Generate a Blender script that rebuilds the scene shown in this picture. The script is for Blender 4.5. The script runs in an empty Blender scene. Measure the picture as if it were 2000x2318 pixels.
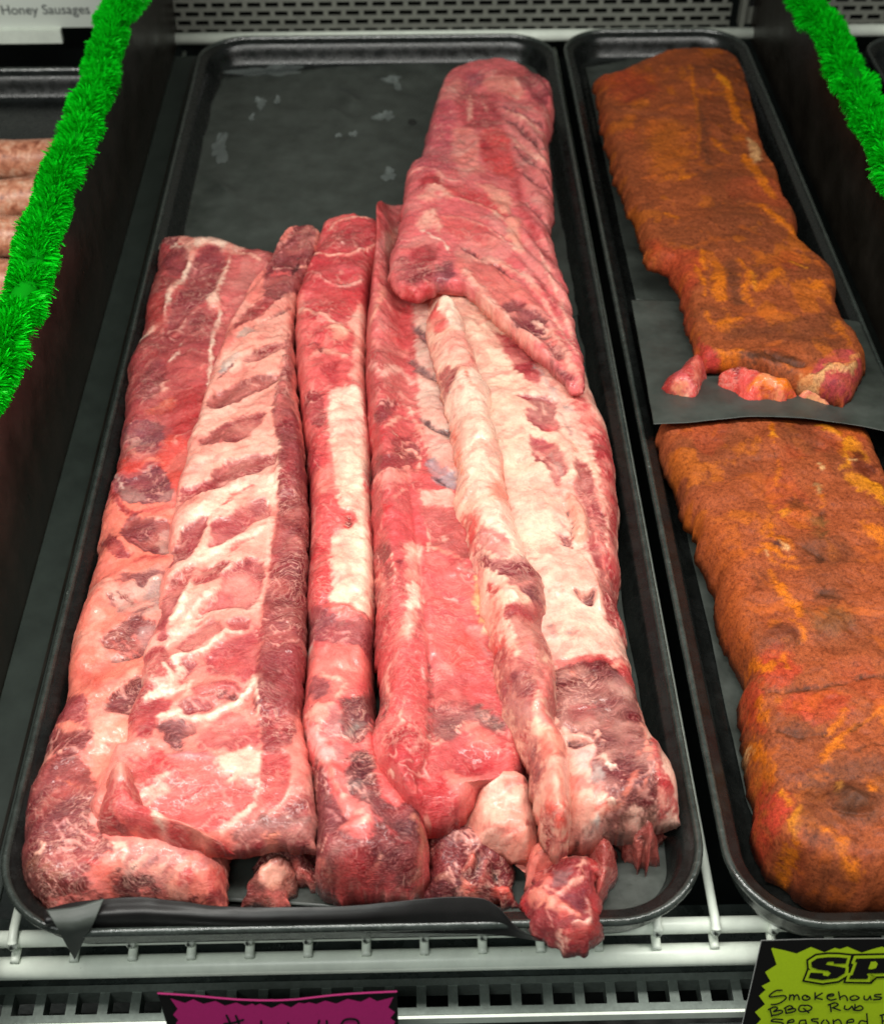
import bpy, math
import numpy as np
from math import sin, cos, tan, radians, pi

# ------------------------------------------------------------------ camera, world, lamps
SC = bpy.context.scene
COL = SC.collection
CAM_H, PITCH, YAW, FPX = 0.506, radians(44.2), radians(1.27), 3000.0   # FPX: focal length in pixels of a 2000x2318 frame
cam_d = bpy.data.cameras.new('camera'); cam = bpy.data.objects.new('camera', cam_d); COL.objects.link(cam)
cam.location = (0, 0, CAM_H); cam.rotation_euler = (pi/2-PITCH, 0, -YAW)
cam_d.sensor_fit = 'VERTICAL'; cam_d.sensor_height = 24; cam_d.lens = FPX/2318*24
cam_d.clip_start = 0.01; cam_d.clip_end = 50
cam_d.dof.use_dof = True; cam_d.dof.focus_distance = 0.66; cam_d.dof.aperture_fstop = 8.0
SC.camera = cam
world = bpy.data.worlds.new("World"); SC.world = world; world.use_nodes = True
world.node_tree.nodes['Background'].inputs[0].default_value = (0.75, 0.9, 0.85, 1)
world.node_tree.nodes['Background'].inputs[1].default_value = 0.10
SC.view_settings.view_transform = 'Standard'; SC.view_settings.look = 'None'
SC.view_settings.exposure = 0.40; SC.view_settings.gamma = 1

def area(name, loc, rot, sx, sy, power, col):
    l = bpy.data.lights.new(name, 'AREA'); l.shape = 'RECTANGLE'; l.size = sx; l.size_y = sy
    l.energy = power; l.color = col
    o = bpy.data.objects.new(name, l); COL.objects.link(o); o.location = loc; o.rotation_euler = rot
    return o
# the tube under the case's top edge, and the unseen room light behind the camera
area('case_lamp', (0.0, 0.30, 0.60), (radians(10), 0, 0), 1.5, 0.05, 8.8, (1.0, .985, 0.925))
area('room_lamp', (-0.5, -0.7, 1.6), (radians(-28), radians(-12), 0), 1.2, 0.6, 21.0, (0.95, 1.0, 0.95))

# ------------------------------------------------------------------ projection helpers (points of the place from angles of sight)
cp, sp, cy, sy = cos(PITCH), sin(PITCH), cos(YAW), sin(YAW)
RIGHT = np.array([cy, -sy, 0.0]); FWD = np.array([sy*cp, cy*cp, -sp]); UP = np.array([sy*sp, cy*sp, cp])
CAMP = np.array([0, 0, CAM_H])
def ray(u, v):
    return FWD[None]*1.0 + RIGHT[None]*((np.atleast_1d(u)[:, None]-1000)/FPX) - UP[None]*((np.atleast_1d(v)[:, None]-1159)/FPX)
def unp(u, v, z):
    u, v, z = np.broadcast_arrays(np.atleast_1d(np.float64(u)), np.atleast_1d(np.float64(v)), np.atleast_1d(np.float64(z)))
    d = ray(u, v); k = (z-CAM_H)/d[:, 2]
    return CAMP + d*k[:, None]
def unp_plane(pts, p0, n):
    pts = np.array(pts, float); d = ray(pts[:, 0], pts[:, 1]); n = np.array(n, float)
    k = ((np.array(p0)-CAMP)@n)/(d@n)
    return CAMP + d*k[:, None]
def proj(P):
    d = P-CAMP; zc = d@FWD
    return 1000+FPX*(d@RIGHT)/zc, 1159-FPX*(d@UP)/zc

# ------------------------------------------------------------------ noise
def _hash(ix, iy, iz, seed):
    h = (ix.astype(np.int64)*374761393 + iy.astype(np.int64)*668265263 + iz.astype(np.int64)*2147483647 + seed*974634777) & 0xffffffff
    h = ((h ^ (h >> 13))*1274126177) & 0xffffffff
    h = ((h ^ (h >> 16))*2246822519) & 0xffffffff
    return ((h ^ (h >> 15)) & 0xffffff)/float(0xffffff)*2-1
def vnoise(x, y, z, seed=0):
    x0, y0, z0 = np.floor(x), np.floor(y), np.floor(z)
    fx, fy, fz = x-x0, y-y0, z-z0
    fx, fy, fz = [f*f*f*(f*(f*6-15)+10) for f in (fx, fy, fz)]
    r = 0
    for dz in (0, 1):
        for dy in (0, 1):
            for dx in (0, 1):
                w = (fx if dx else 1-fx)*(fy if dy else 1-fy)*(fz if dz else 1-fz)
                r = r + w*_hash(x0+dx, y0+dy, z0+dz, seed)
    return r
def fbm(x, y, z, scale, octs=3, seed=0):
    a, s, r, t = 1.0, scale, 0, 0
    for i in range(octs):
        r = r + a*vnoise(x*s+i*7.1, y*s+i*3.3, z*s+i*5.7, seed+i); t += a; a *= .5; s *= 2.03
    return r/t*1.5

# ------------------------------------------------------------------ object helpers
def s2l(c):
    c = np.array(c, float)/255.0
    return np.where(c <= .04045, c/12.92, ((c+.055)/1.055)**2.4)
def tag(o, label=None, cat=None, group=None, kind=None):
    if label: o['label'] = label
    if cat: o['category'] = cat
    if group: o['group'] = group
    if kind: o['kind'] = kind
    return o
def empty(name, loc, label, cat, group=None):
    o = bpy.data.objects.new(name, None); COL.objects.link(o); o.location = loc; o.empty_display_size = .02
    return tag(o, label, cat, group)
def mesh_obj(name, V, F, mat, parent=None, smooth=True, extra=None):
    me = bpy.data.meshes.new(name)
    V = np.asarray(V, float)
    if parent is not None: V = V-np.array(parent.location)[None]
    if isinstance(F, np.ndarray):
        n, k = F.shape
        me.vertices.add(len(V)); me.vertices.foreach_set('co', V.ravel())
        tot = n*k + (len(extra) if extra is not None else 0); np_ = n + (1 if extra is not None else 0)
        me.loops.add(tot); me.polygons.add(np_)
        idx = F.ravel(); st = np.arange(n)*k
        if extra is not None: idx = np.concatenate([idx, extra]); st = np.concatenate([st, [n*k]])
        me.loops.foreach_set('vertex_index', idx.astype(np.int32)); me.polygons.foreach_set('loop_start', st.astype(np.int32))
        me.update(calc_edges=True); me.validate()
    else:
        me.from_pydata([tuple(v) for v in V], [], F); me.update()
    if smooth: me.polygons.foreach_set('use_smooth', [True]*len(me.polygons))
    me.materials.append(mat)
    o = bpy.data.objects.new(name, me); COL.objects.link(o)
    if parent is not None: o.parent = parent
    return o
class MB:
    def __init__(s): s.v = []; s.f = []
    def box(s, x0, x1, y0, y1, z0, z1):
        b = len(s.v)
        s.v += [(x, y, z) for z in (z0, z1) for y in (y0, y1) for x in (x0, x1)]
        s.f += [[b+i for i in q] for q in ((0, 2, 3, 1), (4, 5, 7, 6), (0, 1, 5, 4), (2, 6, 7, 3), (0, 4, 6, 2), (1, 3, 7, 5))]
        return s
    def tube(s, pts, r, n=12, caps=True):
        pts = np.array(pts, float); b = len(s.v); m = len(pts)
        r = np.broadcast_to(r, (m,))
        T = np.gradient(pts, axis=0); T /= np.linalg.norm(T, axis=1)[:, None]
        for i in range(m):
            up = np.array([0, 0, 1.]) if abs(T[i, 2]) < .9 else np.array([0, 1., 0])
            a = np.cross(T[i], up); a /= np.linalg.norm(a); c = np.cross(a, T[i])
            for k in range(n):
                q = 2*pi*k/n; s.v.append(tuple(pts[i]+r[i]*(cos(q)*a+sin(q)*c)))
        for i in range(m-1):
            for k in range(n):
                k2 = (k+1) % n
                s.f.append([b+i*n+k, b+i*n+k2, b+(i+1)*n+k2, b+(i+1)*n+k])
        if caps: s.f += [[b+k for k in range(n)][::-1], [b+(m-1)*n+k for k in range(n)]]
        return s
    def build(s, name, mat, parent=None, smooth=False):
        return mesh_obj(name, s.v, s.f, mat, parent, smooth)
def bevel(o, w, seg=2):
    m = o.modifiers.new('bevel', 'BEVEL'); m.width = w; m.segments = seg; m.limit_method = 'ANGLE'; return o
def catmull(pts, n):
    P = np.array(pts, float)
    if len(P) == 2:
        t = np.linspace(0, 1, n)[:, None]; return P[0]*(1-t)+P[1]*t
    Q = np.vstack([2*P[0]-P[1], P, 2*P[-1]-P[-2]]); out = []
    for i in range(len(P)-1):
        t = np.linspace(0, 1, 24, endpoint=False)[:, None]; a, b, c, d = Q[i:i+4]
        out.append(.5*(2*b+(c-a)*t+(2*a-5*b+4*c-d)*t*t+(3*b-a-3*c+d)*t**3))
    out = np.vstack(out+[P[-1:]])
    L = np.concatenate([[0], np.cumsum(np.linalg.norm(np.diff(out, axis=0), axis=1))])
    s = np.linspace(0, L[-1], n)
    return np.stack([np.interp(s, L, out[:, k]) for k in range(P.shape[1])], 1)

# ------------------------------------------------------------------ materials
def mat_new(name):
    m = bpy.data.materials.new(name); m.use_nodes = True; nt = m.node_tree
    return m, nt, nt.nodes['Principled BSDF']
def N(nt, typ, **kw):
    n = nt.nodes.new(typ)
    for k, v in kw.items():
        if k.startswith('i_'): n.inputs[k[2:].replace('_', ' ')].default_value = v
        else: setattr(n, k, v)
    return n
def ramp(nt, src, stops):
    r = nt.nodes.new('ShaderNodeValToRGB'); e = r.color_ramp.elements
    while len(e) < len(stops): e.new(.5)
    for i, (p, c) in enumerate(stops):
        e[i].position = p; e[i].color = (*c, 1) if not isinstance(c, (int, float)) else (c, c, c, 1)
    nt.links.new(src, r.inputs[0]); return r.outputs[0]
def mixc(nt, fac, a, b, mode='MIX'):
    m = nt.nodes.new('ShaderNodeMix'); m.data_type = 'RGBA'; m.blend_type = mode
    for sock, val in ((m.inputs[0], fac), (m.inputs[6], a), (m.inputs[7], b)):
        if isinstance(val, bpy.types.NodeSocket): nt.links.new(val, sock)
        elif isinstance(val, (int, float)): sock.default_value = val
        else: sock.default_value = (*val, 1)
    return m.outputs[2]
def bump(nt, bsdf, h, strength, dist, prev=None):
    b = nt.nodes.new('ShaderNodeBump'); b.inputs['Strength'].default_value = strength; b.inputs['Distance'].default_value = dist
    nt.links.new(h, b.inputs['Height'])
    if prev is not None: nt.links.new(prev, b.inputs['Normal'])
    nt.links.new(b.outputs[0], bsdf.inputs['Normal']); return b.outputs[0]
def simple(name, col, rough=.5, metal=0., noise=0., nscale=300., bstr=0., bscale=600., wear=None, spec=.5, rvar=0.):
    m, nt, b = mat_new(name)
    b.inputs['Roughness'].default_value = rough; b.inputs['Metallic'].default_value = metal
    b.inputs['Specular IOR Level'].default_value = spec
    tc = N(nt, 'ShaderNodeTexCoord')
    n1 = N(nt, 'ShaderNodeTexNoise', i_Scale=nscale, i_Detail=6.0, i_Roughness=.65); nt.links.new(tc.outputs['Object'], n1.inputs['Vector'])
    c = np.array(col)
    base = ramp(nt, n1.outputs[0], [(.3, tuple(c*(1-noise))), (.7, tuple(np.minimum(c*(1+noise), .95)))])
    if wear:
        n3 = N(nt, 'ShaderNodeTexNoise', i_Scale=wear[1], i_Detail=8.0, i_Roughness=.75); nt.links.new(tc.outputs['Object'], n3.inputs['Vector'])
        w = ramp(nt, n3.outputs[0], [(wear[2], 0.), (wear[2]+wear[3], 1.)])
        base = mixc(nt, w, base, wear[0])
    nt.links.new(base, b.inputs['Base Color'])
    if rvar:
        rr = ramp(nt, n1.outputs[0], [(.3, max(0, rough-rvar)), (.75, min(1, rough+rvar))]); nt.links.new(rr, b.inputs['Roughness'])
    if bstr:
        n2 = N(nt, 'ShaderNodeTexNoise', i_Scale=bscale, i_Detail=5.0); nt.links.new(tc.outputs['Object'], n2.inputs['Vector'])
        bump(nt, b, n2.outputs[0], bstr, .001)
    return m

M_PAN = simple('black_enamel', (.008, .009, .0085), .28, noise=.4, nscale=120, bstr=.15, bscale=900, wear=((.10, .115, .105), 260, .70, .10), rvar=.1)
M_RIM = simple('worn_highlit_rim', (.030, .036, .032), .24, noise=.4, nscale=140, bstr=.25, bscale=500, wear=((.22, .25, .23), 300, .64, .10), rvar=.1, spec=.9)  # lighter than the basin to paint in the rim highlight, plus wear flecks
M_PAPER = simple('black_butcher_paper', (.042, .048, .042), .46, noise=.35, nscale=45, bstr=.35, bscale=110, spec=.45, rvar=.16)
M_RAIL = simple('white_coated_wire', (.74, .79, .70), .36, noise=.10, nscale=90, wear=((.22, .25, .2), 420, .66, .08))
M_DARK = simple('dark_case_interior', (.007, .010, .009), .35, noise=.4, nscale=40, bstr=.2, bscale=300, wear=((.06, .08, .075), 500, .68, .05))
M_DIV = simple('black_divider_plastic', (.014, .011, .008), .38, noise=.35, nscale=30, wear=((.055, .05, .045), 90, .66, .12), rvar=.12)
M_GRILLE = simple('grey_grille_metal', (.21, .215, .185), .45, metal=.25, noise=.15, nscale=100)
M_STEEL = simple('brushed_steel', (.17, .20, .18), .38, metal=.5, noise=.2, nscale=400, wear=((.3, .33, .3), 300, .68, .06))
M_HOLE = simple('vent_black', (.006, .007, .006), .6)
# ------------------------------------------------------------------ the refrigerated case round the trays
def yat(u, v, z): return float(unp(u, v, z)[0, 1])
def xat(u, v, z): return float(unp(u, v, z)[0, 0])
YB = yat(900, 78, -.012)                # back line of the shelf
YF = yat(800, 2105, 0)                  # front rim of the left tray
X_DL, X_DR = -.211, .305                # side dividers
# setting: dark base of the case under the wire shelf
tag(MB().box(-.9, .9, .12, YB+.10, -.19, -.18).build('floor', M_DARK), kind='structure')
tag(MB().box(-.9, .9, YB+.055, YB+.065, -.179, .34).build('back_wall', M_DARK), kind='structure')

# perforated rear panel: real slots in running bond
def grille(x0, x1, label):
    root = empty('air_return_panel', ((x0+x1)/2, YB+.02, -.02), label, 'grille', 'slotted rear air panels')
    sheet = MB(); ph, pw, hh = .0080, .0158, .0046
    z = -.02; r = 0; yf = YB+.014
    while z < .11:
        sheet.box(x0, x1, yf, yf+.002, z, z+ph-hh)
        off = 0 if r % 2 else pw/2
        n = int((x1-x0)/pw)
        for i in range(n+1):
            xx = x0+i*pw+off-pw/4
            a, b = max(x0, xx), min(x1, xx+.0042)
            if b > a: sheet.box(a, b, yf+.0003, yf+.0017, z+ph-hh, z+ph)
        z += ph; r += 1
    sheet.box(x0, x1, yf, yf+.002, z, z+.2)
    sheet.build('slotted_sheet', M_GRILLE, root)
    MB().box(x0, x1, yf+.012, yf+.014, -.02, .30).build('backing_plate', M_HOLE, root)
    return root
xg0 = xat(350, 70, 0); xg1 = xat(1672, 70, 0)
grille(xg0, xg1, 'grey slotted rear panel between the two dividers, above the trays')
grille(xat(1870, 70, 0), .75, 'grey slotted rear panel behind the right divider and garland')
# upright channel at the right end of the rear panel
ch = empty('shelf_standard', (xat(1700, 60, 0), YB+.01, -.02), 'grey upright metal channel beside the right end of the slotted panel', 'bracket')
xa = xat(1676, 40, 0)
m_ = MB(); m_.box(xa, xa+.004, YB+.002, YB+.014, -.01, .28); m_.box(xa+.018, xa+.0205, YB+.002, YB+.014, -.01, .28); m_.box(xa+.004, xa+.018, YB+.011, YB+.0138, -.01, .28)
m_.build('channel', M_GRILLE, ch)
m_ = MB()
for i in range(9): m_.box(xa+.008, xa+.0125, YB+.0104, YB+.0112, .006+i*.02, .018+i*.02)
m_.build('slots', M_HOLE, ch)

# wire shelf
shelf = empty('wire_shelf', (0, YF, -.03), 'white coated wire shelf under the black trays', 'shelf')
zA = -.032
xr0, xr1 = xat(364, 96, -.012), xat(1725, 96, -.012)
MB().tube([(xr0, YB, -.014), (xr1, YB, -.014)], .0052, 16).build('rear_rail', M_RAIL, shelf, True)
MB().tube([(xat(1880, 80, -.012), YB+.004, -.014), (.8, YB+.004, -.014)], .0052, 16).build('rear_rail', M_RAIL, shelf, True)
yA = yat(1000, 2106, zA); yBr = yat(1000, 2166, -.040)
MB().tube([(-.6, yA, zA), (.6, yA, zA)], .0037, 20).build('front_rail', M_RAIL, shelf, True)
MB().tube([(-.6, yBr, -.0425), (.6, yBr, -.0425)], .0050, 20).build('front_rail', M_RAIL, shelf, True)
wx = unp([39+i*131.6 for i in range(-2, 18)], [2150]*20, -.036)[:, 0]
for x in wx:
    P = catmull([(x, yA+.006, -.0262), (x, yA, -.0262), (x, yA-.005, -.0285), (x, yBr+.007, -.0350), (x, yBr+.003, -.0362), (x, yBr-.0005, -.0364)], 24)
    P = np.vstack([[(x, YB-.002, -.0262)], P])
    MB().tube(P, .0021, 10).build('wire', M_RAIL, shelf, True)

# front air grille and lip below the shelf
g = empty('front_air_grille', (0, .2, -.07), 'dull metal grille with a row of square openings below the front rail', 'grille')
zg = -.066
y0g, y1g = yat(500, 2290, zg), yat(500, 2241, zg)
gm = MB()
gm.box(-.6, .6, y1g, y1g+.0035, zg-.010, zg)
gm.box(-.6, .6, y0g-.0035, y0g, zg-.010, zg)
bx = unp([20+i*71.8 for i in range(-6, 34)], [2265]*40, zg)[:, 0]
for x in bx: gm.box(x-.0022, x+.0022, y0g, y1g, zg-.010, zg-.0004)
gm.build('slotted_strip', M_STEEL, g)
MB().box(-.6, .6, y0g-.001, y1g+.001, zg-.030, zg-.022).build('dark_duct', M_HOLE, g)
lip = MB().box(-.6, .6, y0g-.0050, y0g-.0036, zg-.006, zg-.0005).build('lip', M_RAIL, g)
MB().box(-.6, .6, y0g-.09, y0g-.0052, zg-.03, zg-.010).build('front_sill', M_DARK, g)
M_SILL = simple('mottled_dark_sill', (.028, .036, .033), .30, noise=.4, nscale=70, wear=((.13, .16, .14), 350, .60, .12), rvar=.12)  # dark sill with paler mottling
sl = MB().box(-.6, .6, y1g+.0037, y1g+.040, -.0795, -.0710)
sl.build('rear_sill', M_SILL, g)

# side dividers
def divider(x, zt, label, group='black dividers between sections'):
    r = empty('shelf_divider', (x, .7, -.02), label, 'divider', group)
    bevel(MB().box(x-.002, x+.002, .17, YB+.012, -.022, zt).build('upright_panel', M_DIV, r), .0008)
    return r
dl = divider(X_DL-.002, .088, 'black upright divider under the green garland on the left, next to the raw ribs tray')
M_FOOT = simple('worn_grey_green_plastic', (.024, .032, .027), .5, noise=.25, nscale=50, wear=((.075, .085, .08), 120, .68, .08))
bevel(MB().box(X_DL, -.1870, .20, YB-.02, -.0235, -.0205).build('foot', M_FOOT, dl), .0008)
MB().box(-.1930, -.1917, .20, YB-.03, -.0205, -.0195).build('foot_rib', M_DIV, dl)
dr = divider(X_DR, .068, 'black upright divider under the green garland on the right, next to the seasoned ribs tray')

# ------------------------------------------------------------------ trays
def rrect(x0, x1, y0, y1, r, n=14):
    out = []
    for cx, cy_, a0 in ((x1-r, y1-r, 0), (x0+r, y1-r, pi/2), (x0+r, y0+r, pi), (x1-r, y0+r, 3*pi/2)):
        for i in range(n+1):
            a = a0+pi/2*i/n; out.append((cx+r*cos(a), cy_+r*sin(a)))
    return out
def tray(x0, x1, y0, y1, r, label, group):
    prof = [(.0125, -.0245), (.0085, -.0235), (.0052, -.016), (.0036, -.0045), (.0020, -.0030), (.0004, -.0030), (.0000, -.0014), (.0004, .0000), (.0012, .0009), (.0022, .0010), (.0031, .0003), (.0036, -.0009), (.0046, -.0018), (.0078, -.0026), (.0090, -.0040), (.0112, -.0100), (.0135, -.0175), (.0160, -.0205), (.0200, -.0215)]
    V, F = [], []; n = None
    for off, z in prof:
        L = rrect(x0+off, x1-off, y0+off, y1-off, max(r-off, .006)); n = len(L)
        V += [(x, y, z) for x, y in L]
    for i in range(len(prof)-1):
        for k in range(n):
            k2 = (k+1) % n; F.append([i*n+k, i*n+k2, (i+1)*n+k2, (i+1)*n+k])
    F.append([(len(prof)-1)*n+k for k in range(n)]); F.append([k for k in range(n)][::-1])
    root = empty('tray', ((x0+x1)/2, (y0+y1)/2, -.0245), label, 'tray', group)
    nr = (11)*n   # rim faces and basin faces as two parts
    mesh_obj('basin', V, F[nr:], M_PAN, root)
    mesh_obj('rim', V, F[:nr], M_RIM, root)
    return root
G_T = 'black metal trays in the case'
TX0, TX1 = -.1838, .1210
tray(TX0, TX1, YF, yat(800, 80, 0), .042, 'long black metal tray holding the raw pink rib racks', G_T)
T2 = (.1280, .2870)
tray(T2[0], T2[1], yat(1900, 2100, 0), yat(1450, 66, 0), .040, 'narrower black metal tray holding the orange seasoned ribs', G_T)
tray(-.50, -.226, .62, 1.06, .03, 'black metal tray holding the pale sausages behind the left garland', G_T)
tray(.385, .62, .35, yat(1950, 82, 0), .035, 'black metal tray whose corner shows right of the right garland', G_T)

# ------------------------------------------------------------------ sheets: Coons patches between four edges
def res(pts, n): return catmull(pts, n)
def coons(L, R, T, B, S, Tt):
    """L,R run back to front, T,B run left to right; S,Tt = parameter samples"""
    def ev(P, q, m=900):
        C = catmull(P, m); x = np.linspace(0, 1, m)
        return np.stack([np.interp(q, x, C[:, k]) for k in range(C.shape[1])], 1)
    l, r, t, b = ev(L, S), ev(R, S), ev(T, Tt), ev(B, Tt)
    s = S[:, None, None]; q = Tt[None, :, None]
    c00, c01, c10, c11 = t[0], t[-1], b[0], b[-1]
    return (1-q)*l[:, None]+q*r[:, None]+(1-s)*t[None]+s*b[None]-((1-s)*(1-q)*c00+(1-s)*q*c01+s*(1-q)*c10+s*q*c11)
def gridF(ns, nt, base=0):
    i = np.arange(ns-1)[:, None]*nt+np.arange(nt-1)[None]
    i = i.ravel()+base
    return np.stack([i, i+nt, i+nt+1, i+1], 1)
def sheet(name, L, R, T, B, mat, label, cat, ns=160, nt=120, wr=.0020, wsc=22, seed=1, zf=None, group=None, parent=None, th=.0003):
    """points are (u,v,z)"""
    def w(P):
        P = np.array(P, float); return unp(P[:, 0], P[:, 1], P[:, 2])
    G = coons(w(L), w(R), w(T), w(B), np.linspace(0, 1, ns), np.linspace(0, 1, nt)).reshape(-1, 3)
    G[:, 2] += wr*fbm(G[:, 0], G[:, 1], G[:, 2]*0, wsc, 3, seed)
    if zf is not None: G[:, 2] += zf(G)
    o = mesh_obj(name, G, gridF(ns, nt), mat, parent)
    m = o.modifiers.new('thickness', 'SOLIDIFY'); m.thickness = th
    if parent is None: tag(o, label, cat, group)
    return o
F_ = -.0195
def pdent(G):
    z = np.zeros(len(G))
    for (u, v, r, a) in ((790, 225, .008, .004), (760, 255, .006, .003), (505, 430, .008, .0035), (700, 480, .012, .003), (880, 200, .010, .002)):
        p = unp(u, v, F_)[0]
        d2 = ((G[:, 0]-p[0])*.8+(G[:, 1]-p[1])*.5)**2+((G[:, 1]-p[1])*.7-(G[:, 0]-p[0])*.5)**2*.12
        z += a*np.exp(-d2/r**2*2)
    return z
sheet('paper_liner', [(505, 172, F_), (440, 330, F_), (372, 560, F_), (330, 900, F_)], [(1212, 118, F_), (1250, 330, F_), (1300, 548, F_+.0006), (1340, 700, F_)],
      [(505, 172, F_), (800, 150, F_), (1212, 118, F_)], [(330, 900, F_), (900, 900, F_), (1340, 700, F_)], M_PAPER,
      'damp black paper lining the empty back of the raw ribs tray', 'paper', zf=pdent, group='black paper liners')
def mainz(G):
    # climbs the walls of the basin
    xr = np.clip((G[:, 0]-(TX1-.022))/.012, 0, 1); xl = np.clip((TX0+.022-G[:, 0])/.012, 0, 1)
    return .010*xr**2
sheet('paper_liner', [(352, 500, F_+.002), (330, 700, F_), (292, 830, F_), (262, 1040, F_), (150, 1500, F_), (105, 1800, F_), (95, 2020, F_)],
      [(1303, 545, F_+.001), (1331, 674, F_+.001), (1348, 775, F_+.001), (1380, 978, F_+.001), (1438, 1393, F_+.001), (1516, 1740, F_+.001), (1545, 1930, F_+.001), (1557, 2003, F_+.002)],
      [(352, 500, F_+.002), (420, 560, F_+.002), (900, 800, F_+.002), (1303, 545, F_+.001)],
      [(95, 2020, F_), (500, 2040, F_), (1100, 2080, F_), (1300, 2095, F_), (1450, 2060, F_+.004), (1557, 2003, F_+.002)], M_PAPER,
      'black paper sheet under the raw pink rib racks, its edge showing along their right side', 'paper', wr=.0016, seed=4, ns=260, group='black paper liners')
M_PAPER2 = simple('black_glossy_paper', (.009, .008, .008), .42, noise=.3, nscale=60, bstr=.1, bscale=2500, spec=.4)
wave = [(100, 2062, .004), (160, 2045, .006), (224, 2038, .008), (313, 2031, .009), (414, 2044, .007), (514, 2058, .006), (727, 2058, .006), (860, 2050, .007), (1000, 2037, .010), (1084, 2038, .009), (1123, 2058, .005), (1168, 2103, 0), (1224, 2130, -.004)]
sheet('paper_flap', [(100, 2062, .004), (102, 2076, .0045), (105, 2098, .0035), (108, 2112, -.006)], [(1224, 2130, -.004), (1230, 2131, -.006), (1236, 2133, -.010)], wave,
      [(108, 2112, -.006), (300, 2116, -.008), (700, 2118, -.008), (1100, 2122, -.008), (1236, 2133, -.010)], M_PAPER2,
      'black paper edge draped over the front rim of the raw ribs tray', 'paper', ns=50, nt=200, wr=.0006, wsc=60, zf=lambda G: .0030*np.exp(-((G[:, 1]-YF-.003)/.006)**2)*np.clip((.045-G[:, 0])*60, 0, 1))
sheet('paper_corner', [(104, 2060, .0105), (128, 2098, .0075), (148, 2135, -.006), (168, 2170, -.022)], [(236, 2034, .0130), (212, 2090, .0080), (190, 2130, -.006), (170, 2171, -.022)], [(104, 2060, .0105), (170, 2052, .0120), (236, 2034, .0130)],
      [(168, 2170, -.022), (169, 2171, -.022), (170, 2171, -.022)], M_PAPER, 'folded triangle of black paper hanging over the front rail at the left', 'paper', ns=30, nt=30, wr=.0003, wsc=60)
# papers of the seasoned ribs tray
F2 = -.0195
sheet('paper_liner', [(1324, 150, F2), (1356, 300, F2), (1412, 560, F2), (1438, 680, F2)], [(1622, 140, F2), (1694, 330, F2), (1798, 600, F2), (1842, 720, F2)],
      [(1324, 150, F2), (1480, 125, F2), (1622, 140, F2)], [(1438, 680, F2), (1650, 700, F2), (1842, 720, F2)], M_PAPER, 'black paper under the upper slab of orange seasoned ribs', 'paper', group='black paper liners')
sheet('paper_liner', [(1497, 940, F2), (1532, 1100, F2), (1575, 1300, F2), (1620, 1500, F2), (1674, 1750, F2), (1704, 1850, F2), (1790, 1990, F2)],
      [(1925, 940, F2), (2062, 1300, F2), (2210, 1700, F2), (2280, 1990, F2)], [(1497, 940, F2), (1700, 930, F2), (1925, 940, F2)],
      [(1790, 1990, F2), (1950, 2030, F2), (2280, 1990, F2)], M_PAPER, 'black paper under the lower slab of orange seasoned ribs', 'paper', group='black paper liners')
def p3z(G): return .0
sheet('paper_divider', [(1428, 680, .000), (1450, 800, .004), (1478, 962, .018)], [(1945, 728, .000), (1975, 800, .003), (2060, 985, .018)],
      [(1428, 680, .000), (1600, 684, .000), (1945, 728, .000)], [(1478, 962, .018), (1560, 957, .019), (1700, 944, .021), (1800, 945, .021), (1890, 956, .020), (2060, 985, .018)], M_PAPER,
      'black paper sheet separating the upper and lower orange rib slabs', 'paper', wr=.0014, wsc=22, seed=9)
# ------------------------------------------------------------------ water beads on the empty paper
M_BEAD, nt_, b_ = mat_new('water'); b_.inputs['Base Color'].default_value = (.55, .62, .6, 1); b_.inputs['Roughness'].default_value = .08; b_.inputs['Alpha'].default_value = .13
b_.inputs['Specular IOR Level'].default_value = .8
def bead(u, v, rx, ry, label=None):
    p = unp(u, v, F_+.001)[0]
    V = []; n = 48; F = []
    rng = np.random.RandomState(int(u*7+v)); wob = 1+.28*np.sin(np.arange(n)*2*pi/n*2+rng.rand()*6)+.22*np.sin(np.arange(n)*2*pi/n*3+rng.rand()*6)+.14*np.sin(np.arange(n)*2*pi/n*7+rng.rand()*6)
    for j in range(5):
        a = pi/2*j/4; rr = cos(a)
        for k in range(n): V.append((p[0]+rx*rr*wob[k]*cos(2*pi*k/n), p[1]+ry*rr*wob[k]*sin(2*pi*k/n), p[2]+.0007*sin(a)))
    for j in range(4):
        for k in range(n): F.append([j*n+k, j*n+(k+1) % n, (j+1)*n+(k+1) % n, (j+1)*n+k])
    F.append([4*n+k for k in range(n)]); F.append([k for k in range(n)][::-1])
    o = mesh_obj('water_drop', V, F, M_BEAD)
    return tag(o, label or 'small water drop on the black paper at the empty back of the raw ribs tray', 'water drop', 'water drops on the black paper')
bead(590, 232, .005, .009, 'ring shaped water spot on the black paper, left of the others'); bead(628, 226, .003, .006, 'round water drop just right of the ring shaped spot')
bead(800, 303, .0028, .005, 'brighter round water drop near the middle of the empty paper'); bead(766, 306, .0022, .004, 'faint round water drop left of the brighter one')
bead(570, 265, .0025, .005, 'small drop below the ring shaped water spot')
bead(880, 180, .010, .006, 'wide water smear near the back right of the empty paper'); bead(899, 192, .003, .010, 'narrow water streak near the back right of the empty paper')
bead(870, 262, .007, .009, 'water smear beside the top of the tall rack'); bead(1292, 534, .0022, .008, 'bright water drop at the right edge of the back paper')
bead(880, 395, .006, .008, 'faint water smear low on the empty paper near the folded rack')
bead(498, 335, .007, .020, 'long faint water smear on the left of the empty paper')
bead(610, 160, .026, .011, 'broad wet patch at the back left of the empty paper')
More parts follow.
